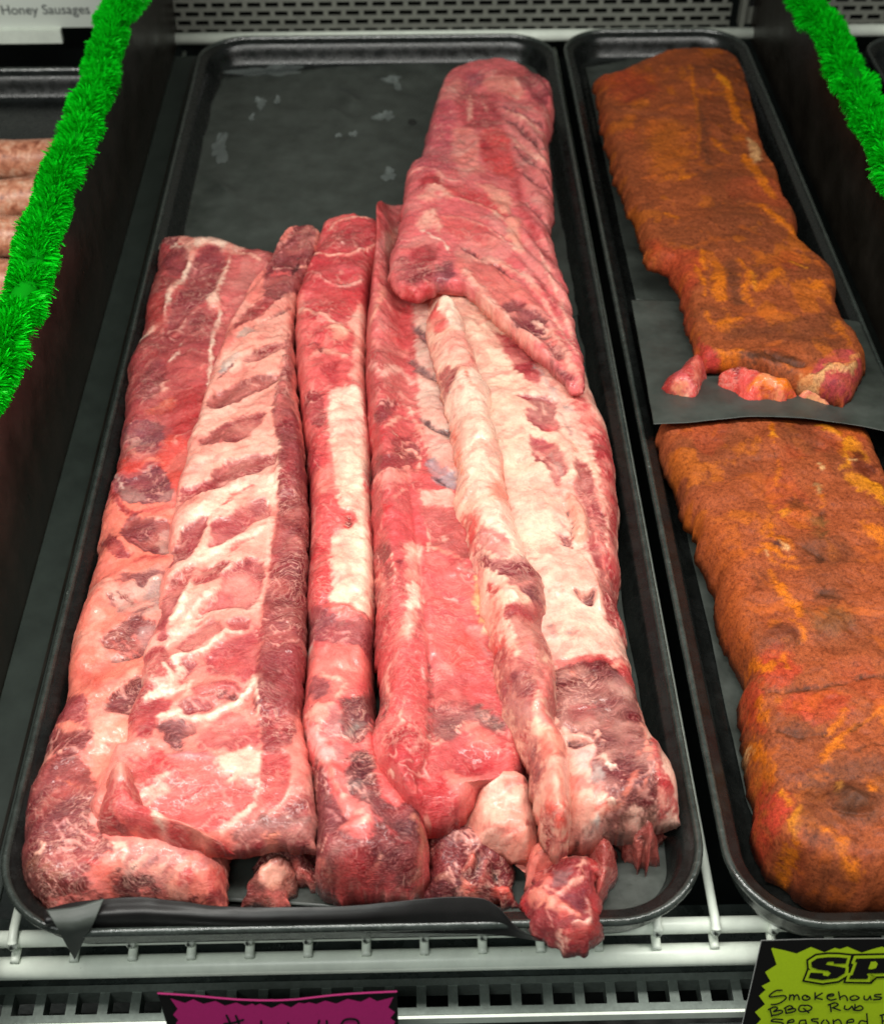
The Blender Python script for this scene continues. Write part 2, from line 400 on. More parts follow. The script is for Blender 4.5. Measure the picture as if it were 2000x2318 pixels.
# ------------------------------------------------------------------ raw meat: lofted pillows with pigment, crease darkness and gloss painted on them
M_MEAT, nt, b = mat_new('raw_pork')
at = N(nt, 'ShaderNodeAttribute', attribute_name='pigment'); ln = N(nt, 'ShaderNodeAttribute', attribute_name='lean')
tc = N(nt, 'ShaderNodeTexCoord')
def noise_(sc, det=4., rough=.55, dist=0., vec=None, stretch=None):
    n = N(nt, 'ShaderNodeTexNoise', i_Scale=sc, i_Detail=det, i_Roughness=rough, i_Distortion=dist)
    src = vec or tc.outputs['Object']
    if stretch:
        mp = N(nt, 'ShaderNodeMapping'); mp.inputs['Scale'].default_value = stretch[0]; mp.inputs['Rotation'].default_value = stretch[1]
        nt.links.new(src, mp.inputs[0]); src = mp.outputs[0]
    nt.links.new(src, n.inputs['Vector']); return n.outputs[0]
# warp for the fibres
wn = N(nt, 'ShaderNodeTexNoise', i_Scale=38., i_Detail=2.); nt.links.new(tc.outputs['Object'], wn.inputs['Vector'])
wa = N(nt, 'ShaderNodeVectorMath', operation='MULTIPLY_ADD'); nt.links.new(wn.outputs['Color'], wa.inputs[0]); wa.inputs[1].default_value = (.035, .035, .035); nt.links.new(tc.outputs['Object'], wa.inputs[2])
fib = noise_(1., 5., .6, 0., wa.outputs[0], ((210, 1500, 800), (0, 0, radians(28))))
marb = noise_(1., 5., .6, .5, wa.outputs[0], ((110, 330, 200), (0, 0, radians(28))))
fine = noise_(900., 3., .6)
mot = noise_(60., 4., .55, .6)
big = noise_(28., 3.)
def math_(op, a, b_, clamp=False):
    m = N(nt, 'ShaderNodeMath', operation=op); m.use_clamp = clamp
    for i, x in enumerate((a, b_)):
        if isinstance(x, (int, float)): m.inputs[i].default_value = x
        else: nt.links.new(x, m.inputs[i])
    return m.outputs[0]
col = at.outputs['Color']; lean = ln.outputs['Fac']
dk = ramp(nt, fib, [(.30, .62), (.50, 1.0), (.72, 1.32)])
col = mixc(nt, math_('MULTIPLY', lean, .60), col, dk, 'MULTIPLY')
mt = ramp(nt, mot, [(.28, (.86, .78, .79)), (.5, (1, 1, 1)), (.75, (1.12, 1.16, 1.12))])
col = mixc(nt, .8, col, mt, 'MULTIPLY')
mr = ramp(nt, marb, [(.46, 0.), (.50, 1.), (.54, 0.)])       # thin fat seams
mk = ramp(nt, big, [(.46, 0.), (.60, 1.)])
mfac = math_('MULTIPLY', math_('MULTIPLY', mr, mk), math_('MULTIPLY', lean, .42), True)
col = mixc(nt, mfac, col, tuple(s2l((250, 190, 170))))
vein = ramp(nt, noise_(95., 5., .6, 1.0), [(.485, 0.), (.5, 1.), (.515, 0.)])   # faint red seams in the fat
vf = math_('MULTIPLY', vein, math_('MULTIPLY', math_('SUBTRACT', 1., lean), .22), True)
col = mixc(nt, vf, col, tuple(s2l((205, 80, 80))))
fr = ramp(nt, fine, [(.3, .90), (.7, 1.08)])
col = mixc(nt, .9, col, fr, 'MULTIPLY')
mot2 = ramp(nt, noise_(240., 5., .65, .5), [(.30, (.84, .72, .72)), (.48, (1, 1, 1)), (.72, (1.10, 1.16, 1.14))])
col = mixc(nt, .75, col, mot2, 'MULTIPLY')
strand = ramp(nt, noise_(1., 4., .6, .4, wa.outputs[0], ((260, 1900, 900), (0, 0, radians(-14)))), [(.50, 0.), (.62, 1.)])
col = mixc(nt, math_('MULTIPLY', math_('MULTIPLY', strand, lean), .24, True), col, tuple(s2l((235, 150, 140))))
nt.links.new(col, b.inputs['Base Color'])
rg = ramp(nt, noise_(130., 4., .6), [(.32, .20), (.55, .36), (.75, .55)]); nt.links.new(rg, b.inputs['Roughness'])
b.inputs['Specular IOR Level'].default_value = .34
b.inputs['Subsurface Weight'].default_value = .12; b.inputs['Subsurface Radius'].default_value = (1, .32, .22); b.inputs['Subsurface Scale'].default_value = .0022
b.inputs['Coat Weight'].default_value = .20; b.inputs['Coat Roughness'].default_value = .09
p1 = bump(nt, b, math_('MULTIPLY', fib, lean), .7, .0011)
p2 = bump(nt, b, noise_(170., 6., .65, .4), .5, .0016, p1)
p3 = bump(nt, b, fine, .25, .0005, p2)

# seasoned slabs: powdery rub with oily orange patches
M_RUB, nt, b = mat_new('seasoned_pork')
at = N(nt, 'ShaderNodeAttribute', attribute_name='pigment'); tc = N(nt, 'ShaderNodeTexCoord')
col = at.outputs['Color']
g1 = noise_(1500., 3., .7); g2 = noise_(520., 5., .65, .3); g3 = noise_(110., 6., .65, .8); g4 = noise_(45., 4., .6, .8)
col = mixc(nt, .85, col, ramp(nt, g1, [(.32, .55), (.5, 1.), (.68, 1.38)]), 'MULTIPLY')
col = mixc(nt, .9, col, ramp(nt, g2, [(.34, (.52, .44, .4)), (.5, (1, 1, 1)), (.72, (1.25, 1.2, 1.1))]), 'MULTIPLY')
col = mixc(nt, .9, col, ramp(nt, g3, [(.30, (.72, .66, .66)), (.45, (1, 1, 1)), (.72, (1.2, 1.22, 1.1))]), 'MULTIPLY')
of = ramp(nt, g4, [(.58, 0.), (.66, .22)])
col = mixc(nt, of, col, tuple(s2l((228, 110, 25))))
nt.links.new(col, b.inputs['Base Color'])
nt.links.new(ramp(nt, g3, [(.35, .46), (.7, .75)]), b.inputs['Roughness']); 
b.inputs['Specular IOR Level'].default_value = .20
q = bump(nt, b, g2, .35, .0007); q = bump(nt, b, g1, .3, .0004, q); q = bump(nt, b, g3, .35, .0018, q)

PAL = dict(f=(255, 219, 198), F=(250, 180, 162), p=(240, 134, 124), o=(238, 112, 98), r=(206, 68, 74), b=(216, 54, 60), m=(186, 60, 70), d=(138, 44, 54), D=(112, 40, 48),
           g=(192, 146, 138), G=(136, 92, 92), s=(246, 150, 132), k=(60, 24, 28), y=(244, 196, 140), v=(230, 192, 176),
           # rub colours; K also paints the dark of recesses
           n=(170, 86, 50), N=(128, 68, 42), K=(96, 52, 32), O=(232, 122, 26), Y=(240, 146, 30), R=(200, 74, 44), q=(226, 70, 66), c=(238, 176, 120), W=(196, 92, 40))
ZM = dict(A=(200, 480, 2.98), B=(50, 1000, 2.554), C=(0, 1500, 2.554), D=(650, 1000, 3.576), E=(650, 1500, 3.454), F=(1000, 900, 3.454), G=(1050, 1500, 2.96),
          H=(900, 100, 3.454), I=(700, 400, 2.554), J=(0, 480, 1.788), K=(1300, 500, 2.554), L=(1400, 1200, 2.59), M=(1000, 1700, 1.788), N=(0, 1700, 1.788), P=(1000, 0, 1.788), Q=(1700, 900, 5.18), S=(0, 0, 1.0), U=(0, 0, .894))
def segd(X, Y, P, closed):
    """distance to polyline, and inside test"""
    n = len(P); d = np.full(X.shape, 1e9); ins = np.zeros(X.shape, bool); tt = np.zeros(X.shape)
    m = n if closed else n-1
    for i in range(m):
        ax, ay = P[i]; bx, by = P[(i+1) % n]
        ex, ey = bx-ax, by-ay; L2 = ex*ex+ey*ey+1e-18
        t = np.clip(((X-ax)*ex+(Y-ay)*ey)/L2, 0, 1)
        dd = (X-ax-t*ex)**2+(Y-ay-t*ey)**2
        k = dd < d; d = np.where(k, dd, d); tt = np.where(k, (i+t)/max(m, 1), tt)
        if closed:
            c = ((ay > Y) != (by > Y)) & (X < (bx-ax)*(Y-ay)/(by-ay+1e-18)+ax); ins ^= c
    return np.sqrt(d), ins, tt
def parse(txt):
    out = []
    for ln_ in txt.strip().splitlines():
        ln_ = ln_.strip()
        if not ln_ or ln_[0] == '#': continue
        hd, pt = ln_.split(':'); hd = hd.split()
        z = ZM[hd[0]]; kind = hd[1]; c = hd[2]
        o = dict(kind=kind, col=None if c == '-' else (PAL[c] if c in PAL else tuple(int(x) for x in c.split(','))), w=20., h=0., s=1.0, a=1.0, e=1.)
        for t in hd[3:]: o[t[0]] = float(t[1:])
        P = [tuple(float(a) for a in q_.split(',')) for q_ in pt.split()]
        o['P'] = [(z[0]+x/z[2], z[1]+y/z[2]) for x, y in P]; o['wpx'] = o['w']/z[2]
        out.append(o)
    return out
def meat(name, L, R, T, B, zlow, ztop, base, strokes='', parent=None, label=None, cat='meat', group=None, mat=None, r_edge=.016, zs=(.65, .25, .25), step=.0007, lump=(.0016, 32, .0006, 130), seed=3, endr=None, mott=None, zfun=None, flat=2.0, fsoft=1., wobble=.0017):
    """L,R: px edges back->front; T,B: left->right. zlow/ztop: heights (number or (back, front))."""
    mat = mat or M_MEAT
    zl = zlow if isinstance(zlow, tuple) else (zlow, zlow); zt = ztop if isinstance(ztop, tuple) else (ztop, ztop)
    def tow(P, s):   # height at which each outline is seen
        P = np.array(P, float); s = np.broadcast_to(s, (len(P),))
        lo = zl[0]*(1-s)+zl[1]*s; hi = zt[0]*(1-s)+zt[1]*s
        fb, fs, ff = zs
        k = np.interp(s, [0, .12, .88, 1], [fb, fs, fs, ff]); h = lo+(hi-lo)*k
        W = unp(P[:, 0], P[:, 1], h); return W[:, :2]
    nl, nr = len(L), len(R)
    def arc(P):
        P = np.array(P, float); c = np.concatenate([[0], np.cumsum(np.linalg.norm(np.diff(P, axis=0), axis=1))]); return c/c[-1]
    Lw, Rw = tow(L, arc(L)), tow(R, arc(R)); Tw, Bw = tow(T, 0.), tow(B, 1.)
    Tw[0] = Lw[0]; Tw[-1] = Rw[0]; Bw[0] = Lw[-1]; Bw[-1] = Rw[-1]
    le = np.linalg.norm(np.diff(Lw, axis=0), axis=1).sum(); wd = np.median([np.linalg.norm(catmull(Lw, 9)[i]-catmull(Rw, 9)[i]) for i in range(1, 8)])
    ns = int(max(40, min(1000, le/step*1.15))); nt_ = int(max(30, min(360, wd/step*1.3)))
    x = np.linspace(0, 1, ns); S = .55*x+.45*(1-np.cos(pi*x))/2 if le < .12 else x*.9+.1*(1-np.cos(pi*x))/2
    er = endr or r_edge
    # concentrate rows near ends
    x = np.linspace(0, 1, nt_); Q = .45*x+.55*(1-np.cos(pi*x))/2
    G = coons(Lw, Rw, Tw, Bw, S, Q)
    # ragged outline
    X, Y = G[..., 0], G[..., 1]
    # distances to the edges
    rowlen = np.linalg.norm(np.diff(G, axis=1), axis=2); cw = np.concatenate([np.zeros((ns, 1)), np.cumsum(rowlen, 1)], 1)
    dL = cw; dR = cw[:, -1:]-cw
    collen = np.linalg.norm(np.diff(G, axis=0), axis=2); ch_ = np.concatenate([np.zeros((1, nt_)), np.cumsum(collen, 0)], 0)
    dT = ch_; dB = ch_[-1:]-ch_
    def pr(d, r): k = np.clip(1-d/r, 0, 1); return (1-k**flat)**(1/flat)
    half = cw[:, -1:]/2; re = np.minimum(r_edge, half*.98); he = np.minimum(er, ch_[-1:]/2*.98)
    E = np.minimum(pr(dL, re)*pr(dR, re), 1)*pr(dT, he)*pr(dB, he)
    s2 = S[:, None]
    lo = zl[0]*(1-s2)+zl[1]*s2; hi = zt[0]*(1-s2)+zt[1]*s2
    crown = .88+.12*np.sqrt(np.clip(np.minimum(dL, dR)/np.maximum(half, 1e-6), 0, 1))
    lum = lump[0]*fbm(X, Y, X*0+seed, lump[1], 3, seed)+lump[2]*fbm(X, Y, X*0+seed, lump[3], 3, seed+9)
    Z = lo+(hi-lo)*E*crown+lum*np.clip(E*1.6, 0, 1)
    if zfun is not None: Z = Z+zfun(S[:, None], Q[None, :])*np.clip(E*2, 0, 1)
    # organic edge wobble in plan
    wob = np.clip(1-E, 0, 1)[..., None]
    G = G+wob*wobble*np.stack([fbm(X, Y, X*0, 110, 3, seed+1), fbm(X, Y, X*0, 110, 3, seed+2)], -1)
    G = G+wob*(wobble*(.45 if mat is M_MEAT else .12))*np.stack([fbm(X, Y, X*0, 330, 3, seed+5), fbm(X, Y, X*0, 330, 3, seed+6)], -1)
    X, Y = G[..., 0], G[..., 1]
    P3 = np.stack([X, Y, Z], -1).reshape(-1, 3)
    uu, vv = proj(P3); sub = slice(None, None, 3); us, vs, Ps = uu[sub], vv[sub], P3[sub]
    Xw = P3[:, 0]+.0010*fbm(P3[:, 0], P3[:, 1], P3[:, 0]*0, 120, 3, seed+20)
    Yw = P3[:, 1]+.0013*fbm(P3[:, 0], P3[:, 1], P3[:, 0]*0, 120, 3, seed+30)
    ra = P3[:, 0]*.87+P3[:, 1]*.5; rb = P3[:, 1]*.87-P3[:, 0]*.5
    jag = .0008*fbm(ra*.35, rb*1.3, P3[:, 2]*1.2, 330, 3, seed+40)+.0004*fbm(ra, rb, P3[:, 2], 700, 2, seed+44); amod = .86+.30*fbm(ra*.5, rb, ra*0, 150, 3, seed+46)
    colr = np.broadcast_to(s2l(base), (len(P3), 3)).copy()
    # broad natural variation
    if mott:
        for c, sc, th, am in mott:
            f_ = np.clip((fbm(P3[:, 0], P3[:, 1]*.7, P3[:, 0]*0, sc, 4, seed+50+int(sc))-th)/.22, 0, 1)[:, None]*am
            colr = colr*(1-f_)+s2l(PAL[c])*f_
    H = np.zeros(len(P3))
    for st in parse(strokes):
        pts = []
        for (u, v) in st['P']:
            i = np.argmin((us-u)**2+(vs-v)**2); hit = Ps[i]
            pts.append(unp(u, v, hit[2])[0])
        pts = np.array(pts); mpx = 1/ (FPX/np.mean((pts-CAMP)@FWD))
        soft = .0017*st['s']*fsoft
        mar = st['wpx']*mpx+.01+soft*3
        bx0, by0 = pts[:, 0].min()-mar, pts[:, 1].min()-mar; bx1, by1 = pts[:, 0].max()+mar, pts[:, 1].max()+mar
        k = np.where((Xw > bx0) & (Xw < bx1) & (Yw > by0) & (Yw < by1))[0]
        if not len(k): continue
        pl = pts[:, :2]
        if st['kind'] == 'p':
            if len(pl) > 3:
                q_ = np.vstack([pl, pl[:1]]); pl = catmull(q_, len(pl)*4)[:-1]
            d, ins, tt = segd(Xw[k], Yw[k], pl, True); sd = np.where(ins, d, -d)
        else:
            if len(pl) > 2: pl = catmull(pl, len(pl)*4)
            d, ins, tt = segd(Xw[k], Yw[k], pl, False) if len(pl) > 1 else (np.hypot(Xw[k]-pl[0, 0], Yw[k]-pl[0, 1]), None, np.full(len(k), .5))
            hw = st['wpx']*mpx*.5*(.45+.55*np.sqrt(np.clip(4*tt*(1-tt), 0, 1))) if len(pl) > 1 else st['wpx']*mpx*.5
            sd = hw-d
        mk_ = np.clip((sd+jag[k]*(1.2+.5*st['s']))/soft+.5, 0, 1)
        if st['col'] is not None:
            a = (mk_*mk_*(3-2*mk_)*np.clip(st['a']*amod[k], 0, 1))[:, None]
            colr[k] = colr[k]*(1-a)+s2l(st['col'])*a
        if st['h']:
            sh = max(soft*2.2, .0022)*st['e']; hk = np.clip(sd/sh+.35, 0, 1); H[k] += st['h']*.0024*hk*hk*(3-2*hk)
    lumc = colr@np.array([.2, .7, .1])
    if mat is M_MEAT:
        ln0 = np.clip(1-(lumc-.12)/.30, 0, 1); ft0 = 1-ln0; zz = P3[:, 2]
        def cl(x, lo_, w_): return np.clip((x-lo_)/w_, 0, 1)
        wx = ra+.006*fbm(ra, rb, zz, 60, 2, seed+81); wy = rb+.006*fbm(ra, rb, zz, 60, 2, seed+83)
        rd = 1-np.abs(fbm(wx*.7, wy, zz, 120, 3, seed+85)); web = cl(rd, .90, .07)*cl(fbm(ra, rb, zz, 48, 2, seed+87), -.05, .3)*ln0
        bl = cl(fbm(wx*.6, wy, zz, 85, 4, seed+89), .12, .25)*ft0*.26
        rs = cl(fbm(wx*.5, wy*1.2, zz, 140, 4, seed+95), .32, .16)*ft0*.32
        cr = cl(fbm(wx, wy, zz, 55, 3, seed+91), .2, .3)*ft0*.3
        dk_ = cl(fbm(wx*.7, wy, zz, 70, 4, seed+93), .05, .3)*ln0*.24
        for m_, c_ in ((bl, (236, 128, 112)), (rs, (206, 70, 72)), (cr, (255, 220, 200)), (web*.60, (248, 180, 166))):
            colr = colr*(1-m_[:, None])+s2l(c_)*m_[:, None]
        colr = colr*(1-dk_[:, None]*np.array([.75, 1, 1])); H += .35e-3*web+.25e-3*(cr-bl)-.5e-3*dk_
        lumc = colr@np.array([.2, .7, .1])
    lean_ = np.clip(1-(lumc-.10)/.32, 0, 1)
    P3[:, 2] += (H-.0005*lean_+.00035*fbm(P3[:, 0], P3[:, 1], P3[:, 0]*0, 300, 3, seed+70))*np.clip(E.ravel()*1.4, .15, 1)
    # closed underside: boundary ring -> n-gon
    idx = np.arange(ns*nt_).reshape(ns, nt_)
    ring = np.concatenate([idx[0, :], idx[1:, -1], idx[-1, :-1][::-1], idx[1:-1, 0][::-1]])
    F = gridF(ns, nt_)
    o = mesh_obj(name, P3, F, mat, parent, True, extra=ring)
    me = o.data
    at_ = me.attributes.new('pigment', 'FLOAT_COLOR', 'POINT')
    at_.data.foreach_set('color', np.concatenate([np.minimum(colr*(ALB*(1-.05*lean_[:, None]-.16*lean_[:, None]**4) if mat is M_MEAT else .60), .92), np.ones((len(colr), 1))], 1).astype(np.float32).ravel())
    le_ = me.attributes.new('lean', 'FLOAT', 'POINT'); le_.data.foreach_set('value', lean_.astype(np.float32))
    if parent is None: tag(o, label, cat, group)
    return o
ALB = np.array([.86, .815, .80])
# ------------------------------------------------------------------ the raw racks, left to right
GR = 'raw pork rib racks in the left tray'
def dL(*a): return list(a)
FL = -.0190
# 1 leftmost rack
r1 = meat('rib_rack', [(356, 528), (352, 600), (330, 680), (322, 745), (296, 800), (288, 860), (276, 950), (258, 1060), (228, 1160), (216, 1245), (192, 1330), (152, 1480), (146, 1560), (118, 1640), (98, 1690), (72, 1760), (50, 1840), (46, 1930), (64, 2010), (120, 2062)],
     [(640, 560), (660, 700), (600, 900), (560, 1100), (520, 1300), (480, 1500), (400, 1700), (400, 1800), (500, 1900), (514, 1950), (510, 2053)],
     [(356, 528), (400, 524), (480, 530), (560, 552), (640, 560)],
     [(120, 2062), (200, 2052), (270, 2040), (360, 2042), (430, 2052), (510, 2053)],
     (-.003, -.010), (.013, .017), (240, 130, 120), r'''
A p 200,84,88 s2 : 430,130 1200,180 1230,500 960,960 800,1200 700,1500 560,1900 120,1900 200,1400 280,1000 340,700 400,400
A l f w50 h.4 : 470,250 600,235 700,255 660,420 590,500
A l f w46 h.4 : 590,460 540,560 520,640 500,720
A l f w60 s2 : 470,740 420,800 360,860
A p F s2 : 600,170 700,150 900,160 1000,200 1080,230 1000,270 900,260 820,215 720,260 680,330 640,300
A p f : 700,160 860,150 960,200 970,290 900,290 880,220 780,210 730,240
A p 160,60,70 h-.5 s1.5 : 790,215 870,220 925,300 900,420 850,540 720,640 600,780 520,840 520,760 590,600 640,480 700,360
A l 205,110,110 w16 s2 : 800,340 740,370 700,430
A l f w40 h.5 : 955,300 920,400 880,480 855,580
A p f h.8 : 790,590 810,555 870,555 900,600 880,640 820,640
A l f w34 h.4 : 880,640 900,700 855,780 830,900 825,1020 815,1170
A p 222,110,110 s1.5 h-.3 : 985,300 1130,310 1200,360 1190,500 1100,620 950,760 930,880 870,1010 870,860 925,720 890,600 960,420
A l 245,170,150 w20 : 960,280 1080,280 1160,320
A p 150,66,74 : 480,160 600,150 650,200 580,225 500,215
A p 172,74,82 : 500,330 560,250 660,240 690,300 640,400 540,410
A p 180,70,74 s2 : 440,500 560,430 590,470 520,520 470,600
A p 205,72,72 s2 : 380,640 500,540 520,720 420,790 360,780
A p 165,62,70 s3 a.8 : 520,830 720,640 850,680 820,880 690,960 500,950 380,880
A p 150,56,64 s1.5 : 690,740 740,680 790,680 780,740 700,810
A l f w12 : 625,880 600,950 545,1005
A l 230,150,140 w10 : 700,680 640,760 590,830
A p 150,58,70 s3 a.8 : 380,1060 480,990 520,1100 440,1250 330,1240
A l F w26 s2 : 540,1130 500,1150 520,1200
A l 220,140,140 w8 : 460,1180 400,1220 340,1250
A p 205,60,64 s3 : 560,1250 740,1160 790,1250 740,1480 700,1560 600,1500 540,1400
A l 238,120,90 w50 s4 a.7 : 420,1340 520,1300 560,1260
A p 150,78,90 s2 : 250,1450 400,1400 500,1430 520,1540 440,1640 300,1600 230,1560
A l g w20 s3 a.7 : 260,1500 340,1560 430,1580
A l F w24 s2 : 250,1590 330,1620 420,1640
A p 226,82,72 s4 : 540,1500 700,1560 690,1850 500,1850 450,1660
A l b w60 s3 : 160,1720 280,1700 360,1690
A l 246,140,120 w16 s2 : 340,1720 400,1660 500,1690
B p 244,132,112 s4 : 560,330 860,360 880,500 850,800 780,1100 740,1400 690,1533 220,1533 230,1380 330,1000 400,700 440,450 500,340
B p 235,75,65 s3 : 520,110 640,90 700,120 640,170 520,190
B p 146,70,82 h-.5 : 520,200 640,205 740,130 830,180 865,290 850,345 700,350 600,330 530,290
B p g s2.5 a.7 : 560,250 640,250 700,310 640,330 570,300
B l 225,180,170 w12 : 540,240 580,260
B p g s2 a.6 : 780,290 850,270 860,330 790,330
B l 190,60,62 w34 s1.5 : 520,350 600,395 690,400
B l 214,80,80 w26 s2 : 720,400 800,385 870,380
B p 142,54,62 h-.6 : 560,520 620,440 700,425 780,450 870,460 865,560 860,640 740,640 620,590
B p g s2 a.7 : 790,510 860,490 860,640 780,600
B l 190,90,90 w6 : 620,540 700,600 740,630
B p 176,62,66 : 450,600 480,560 560,590 640,660 600,680 500,640
B l 176,62,66 w30 : 500,540 560,600 640,650
B l 222,90,84 w34 s1.5 : 640,700 740,670 830,660
B p 205,160,148 s4 : 500,850 700,760 830,760 830,960 600,990 500,930
B p 138,60,66 : 520,800 600,765 720,760 830,740 830,775 730,800 690,850 640,800 560,820
B p 160,130,128 s2 a.8 : 680,850 830,790 830,930 740,930
B p 150,60,60 : 485,870 520,870 530,905 500,910
B l 150,62,62 w22 : 545,855 600,900 650,925
B l 156,84,84 w30 s1.5 : 500,900 560,970 640,985 760,950
B l 230,130,120 w10 : 600,850 680,930 760,960
B p 140,58,64 h-.6 : 450,1150 500,1100 600,1020 700,1010 770,1040 760,1190 700,1240 600,1265 520,1260 560,1200 470,1180
B p 165,140,138 s2 a.8 : 660,1080 770,1060 760,1180 700,1170
B l 214,110,100 w10 : 500,1130 580,1200 640,1245
B l 214,110,100 w9 : 550,1110 620,1180 680,1215
B l 214,120,112 w9 : 600,1070 660,1130 720,1170
B l 190,150,140 w24 s3 : 470,1190 520,1240 600,1265
B p 128,54,60 h-.6 : 480,1480 600,1400 690,1360 690,1560 500,1560
B l 222,80,70 w60 s4 a.6 : 300,1340 380,1360 460,1420
B p 186,66,66 s2 : 260,1533 330,1480 380,1500 380,1560
C p 128,52,58 h-.5 : 610,230 700,130 810,80 810,200 790,290 720,285 650,255
C l 190,150,140 w20 s2 : 600,210 620,240
C p 168,62,68 s1.5 : 300,340 350,230 430,190 500,210 545,370 480,400 400,400 300,410
C p 246,146,124 s1 h.3 : 295,370 380,345 460,335 490,370 480,395 390,410 310,405
C p 244,150,128 s4 : 520,230 620,290 740,320 740,560 660,560 640,640 560,700 500,580 540,420
C l F w50 s4 a.8 : 640,330 600,420 560,520
C p 140,52,60 s1 : 215,500 290,420 400,400 540,385 500,470 440,540 340,560 250,530
C l F w26 : 340,500 355,540
C p 244,140,120 s2 : 200,620 215,530 270,520 300,540 240,600
C p 138,50,58 s1.2 h.4 : 190,660 300,560 380,530 460,545 545,660 575,740 530,850 520,930 600,990 660,1040 640,1110 540,1180 500,1260 600,1320 620,1350 450,1380 280,1430 180,1380 130,1250 105,1000 110,850 140,730
C l 214,120,96 w9 : 330,670 400,700 465,715
C l 190,110,100 w26 s2 : 240,840 290,780 340,720
C l 176,80,84 w16 s2 a.7 : 280,700 350,680 400,640
C l 200,120,120 w7 a.8 : 330,900 350,1000 400,1080
C l 200,120,120 w7 a.8 : 380,890 400,960 460,1020
C l F w26 h.4 : 232,1050 246,1090 200,1130
C l 214,90,90 w30 s2 : 500,1010 560,1040
C p 116,52,48 s3 : 140,1180 260,1190 400,1250 600,1300 600,1360 300,1430 170,1380
C l 170,104,84 w24 s3 : 160,1180 260,1170 330,1220
C p 232,110,96 s2 h.6 : 520,1160 600,1120 660,1130 720,1060 760,1110 750,1200 700,1260 660,1340 600,1240 540,1220
C l f w34 s1.5 : 660,1030 740,1100 730,1160
C l b w26 s1.5 : 510,1160 570,1140
C p 196,110,104 s2 : 760,1060 900,1060 1290,1120 1310,1200 1300,1400 1100,1390 800,1330 720,1220
C l F w28 : 880,1090 820,1160 760,1220
C l 236,150,132 w36 : 1010,1090 940,1160 860,1240
C l 150,90,92 w30 s1.5 : 950,1070 880,1150 820,1200
C l 170,70,74 w30 s1.5 : 1060,1090 1000,1160 950,1200
C p 240,130,112 s2 : 960,1240 1080,1110 1140,1120 1170,1200 1290,1160 1312,1200 1290,1400 1000,1380 950,1330
C p 208,70,70 h.3 : 1030,1200 1090,1180 1120,1230 1080,1280 1020,1260
C p 212,70,68 : 1210,1240 1290,1180 1310,1230 1260,1320 1200,1300
C p 98,40,46 s1.2 : 660,1230 760,1210 860,1260 920,1360 820,1350 690,1330
C p 140,36,50 : 1200,1350 1260,1320 1300,1360 1290,1410 1210,1400
C p 110,40,52 : 1040,1360 1120,1320 1140,1370 1080,1390
''', label='leftmost raw rib rack, pale pink with dark round muscle patches, curling at the front', group=GR, r_edge=.015, endr=.018, zs=(.75, .50, .28), lump=(.0024, 34, .0005, 120), seed=3, flat=2.3, zfun=lambda s, q: .0012*np.sin(2*pi*(s*15+q*1.5))*np.clip((s-.3)*5, 0, 1))  # one grey patch on the muscle is a highlight painted into its colour

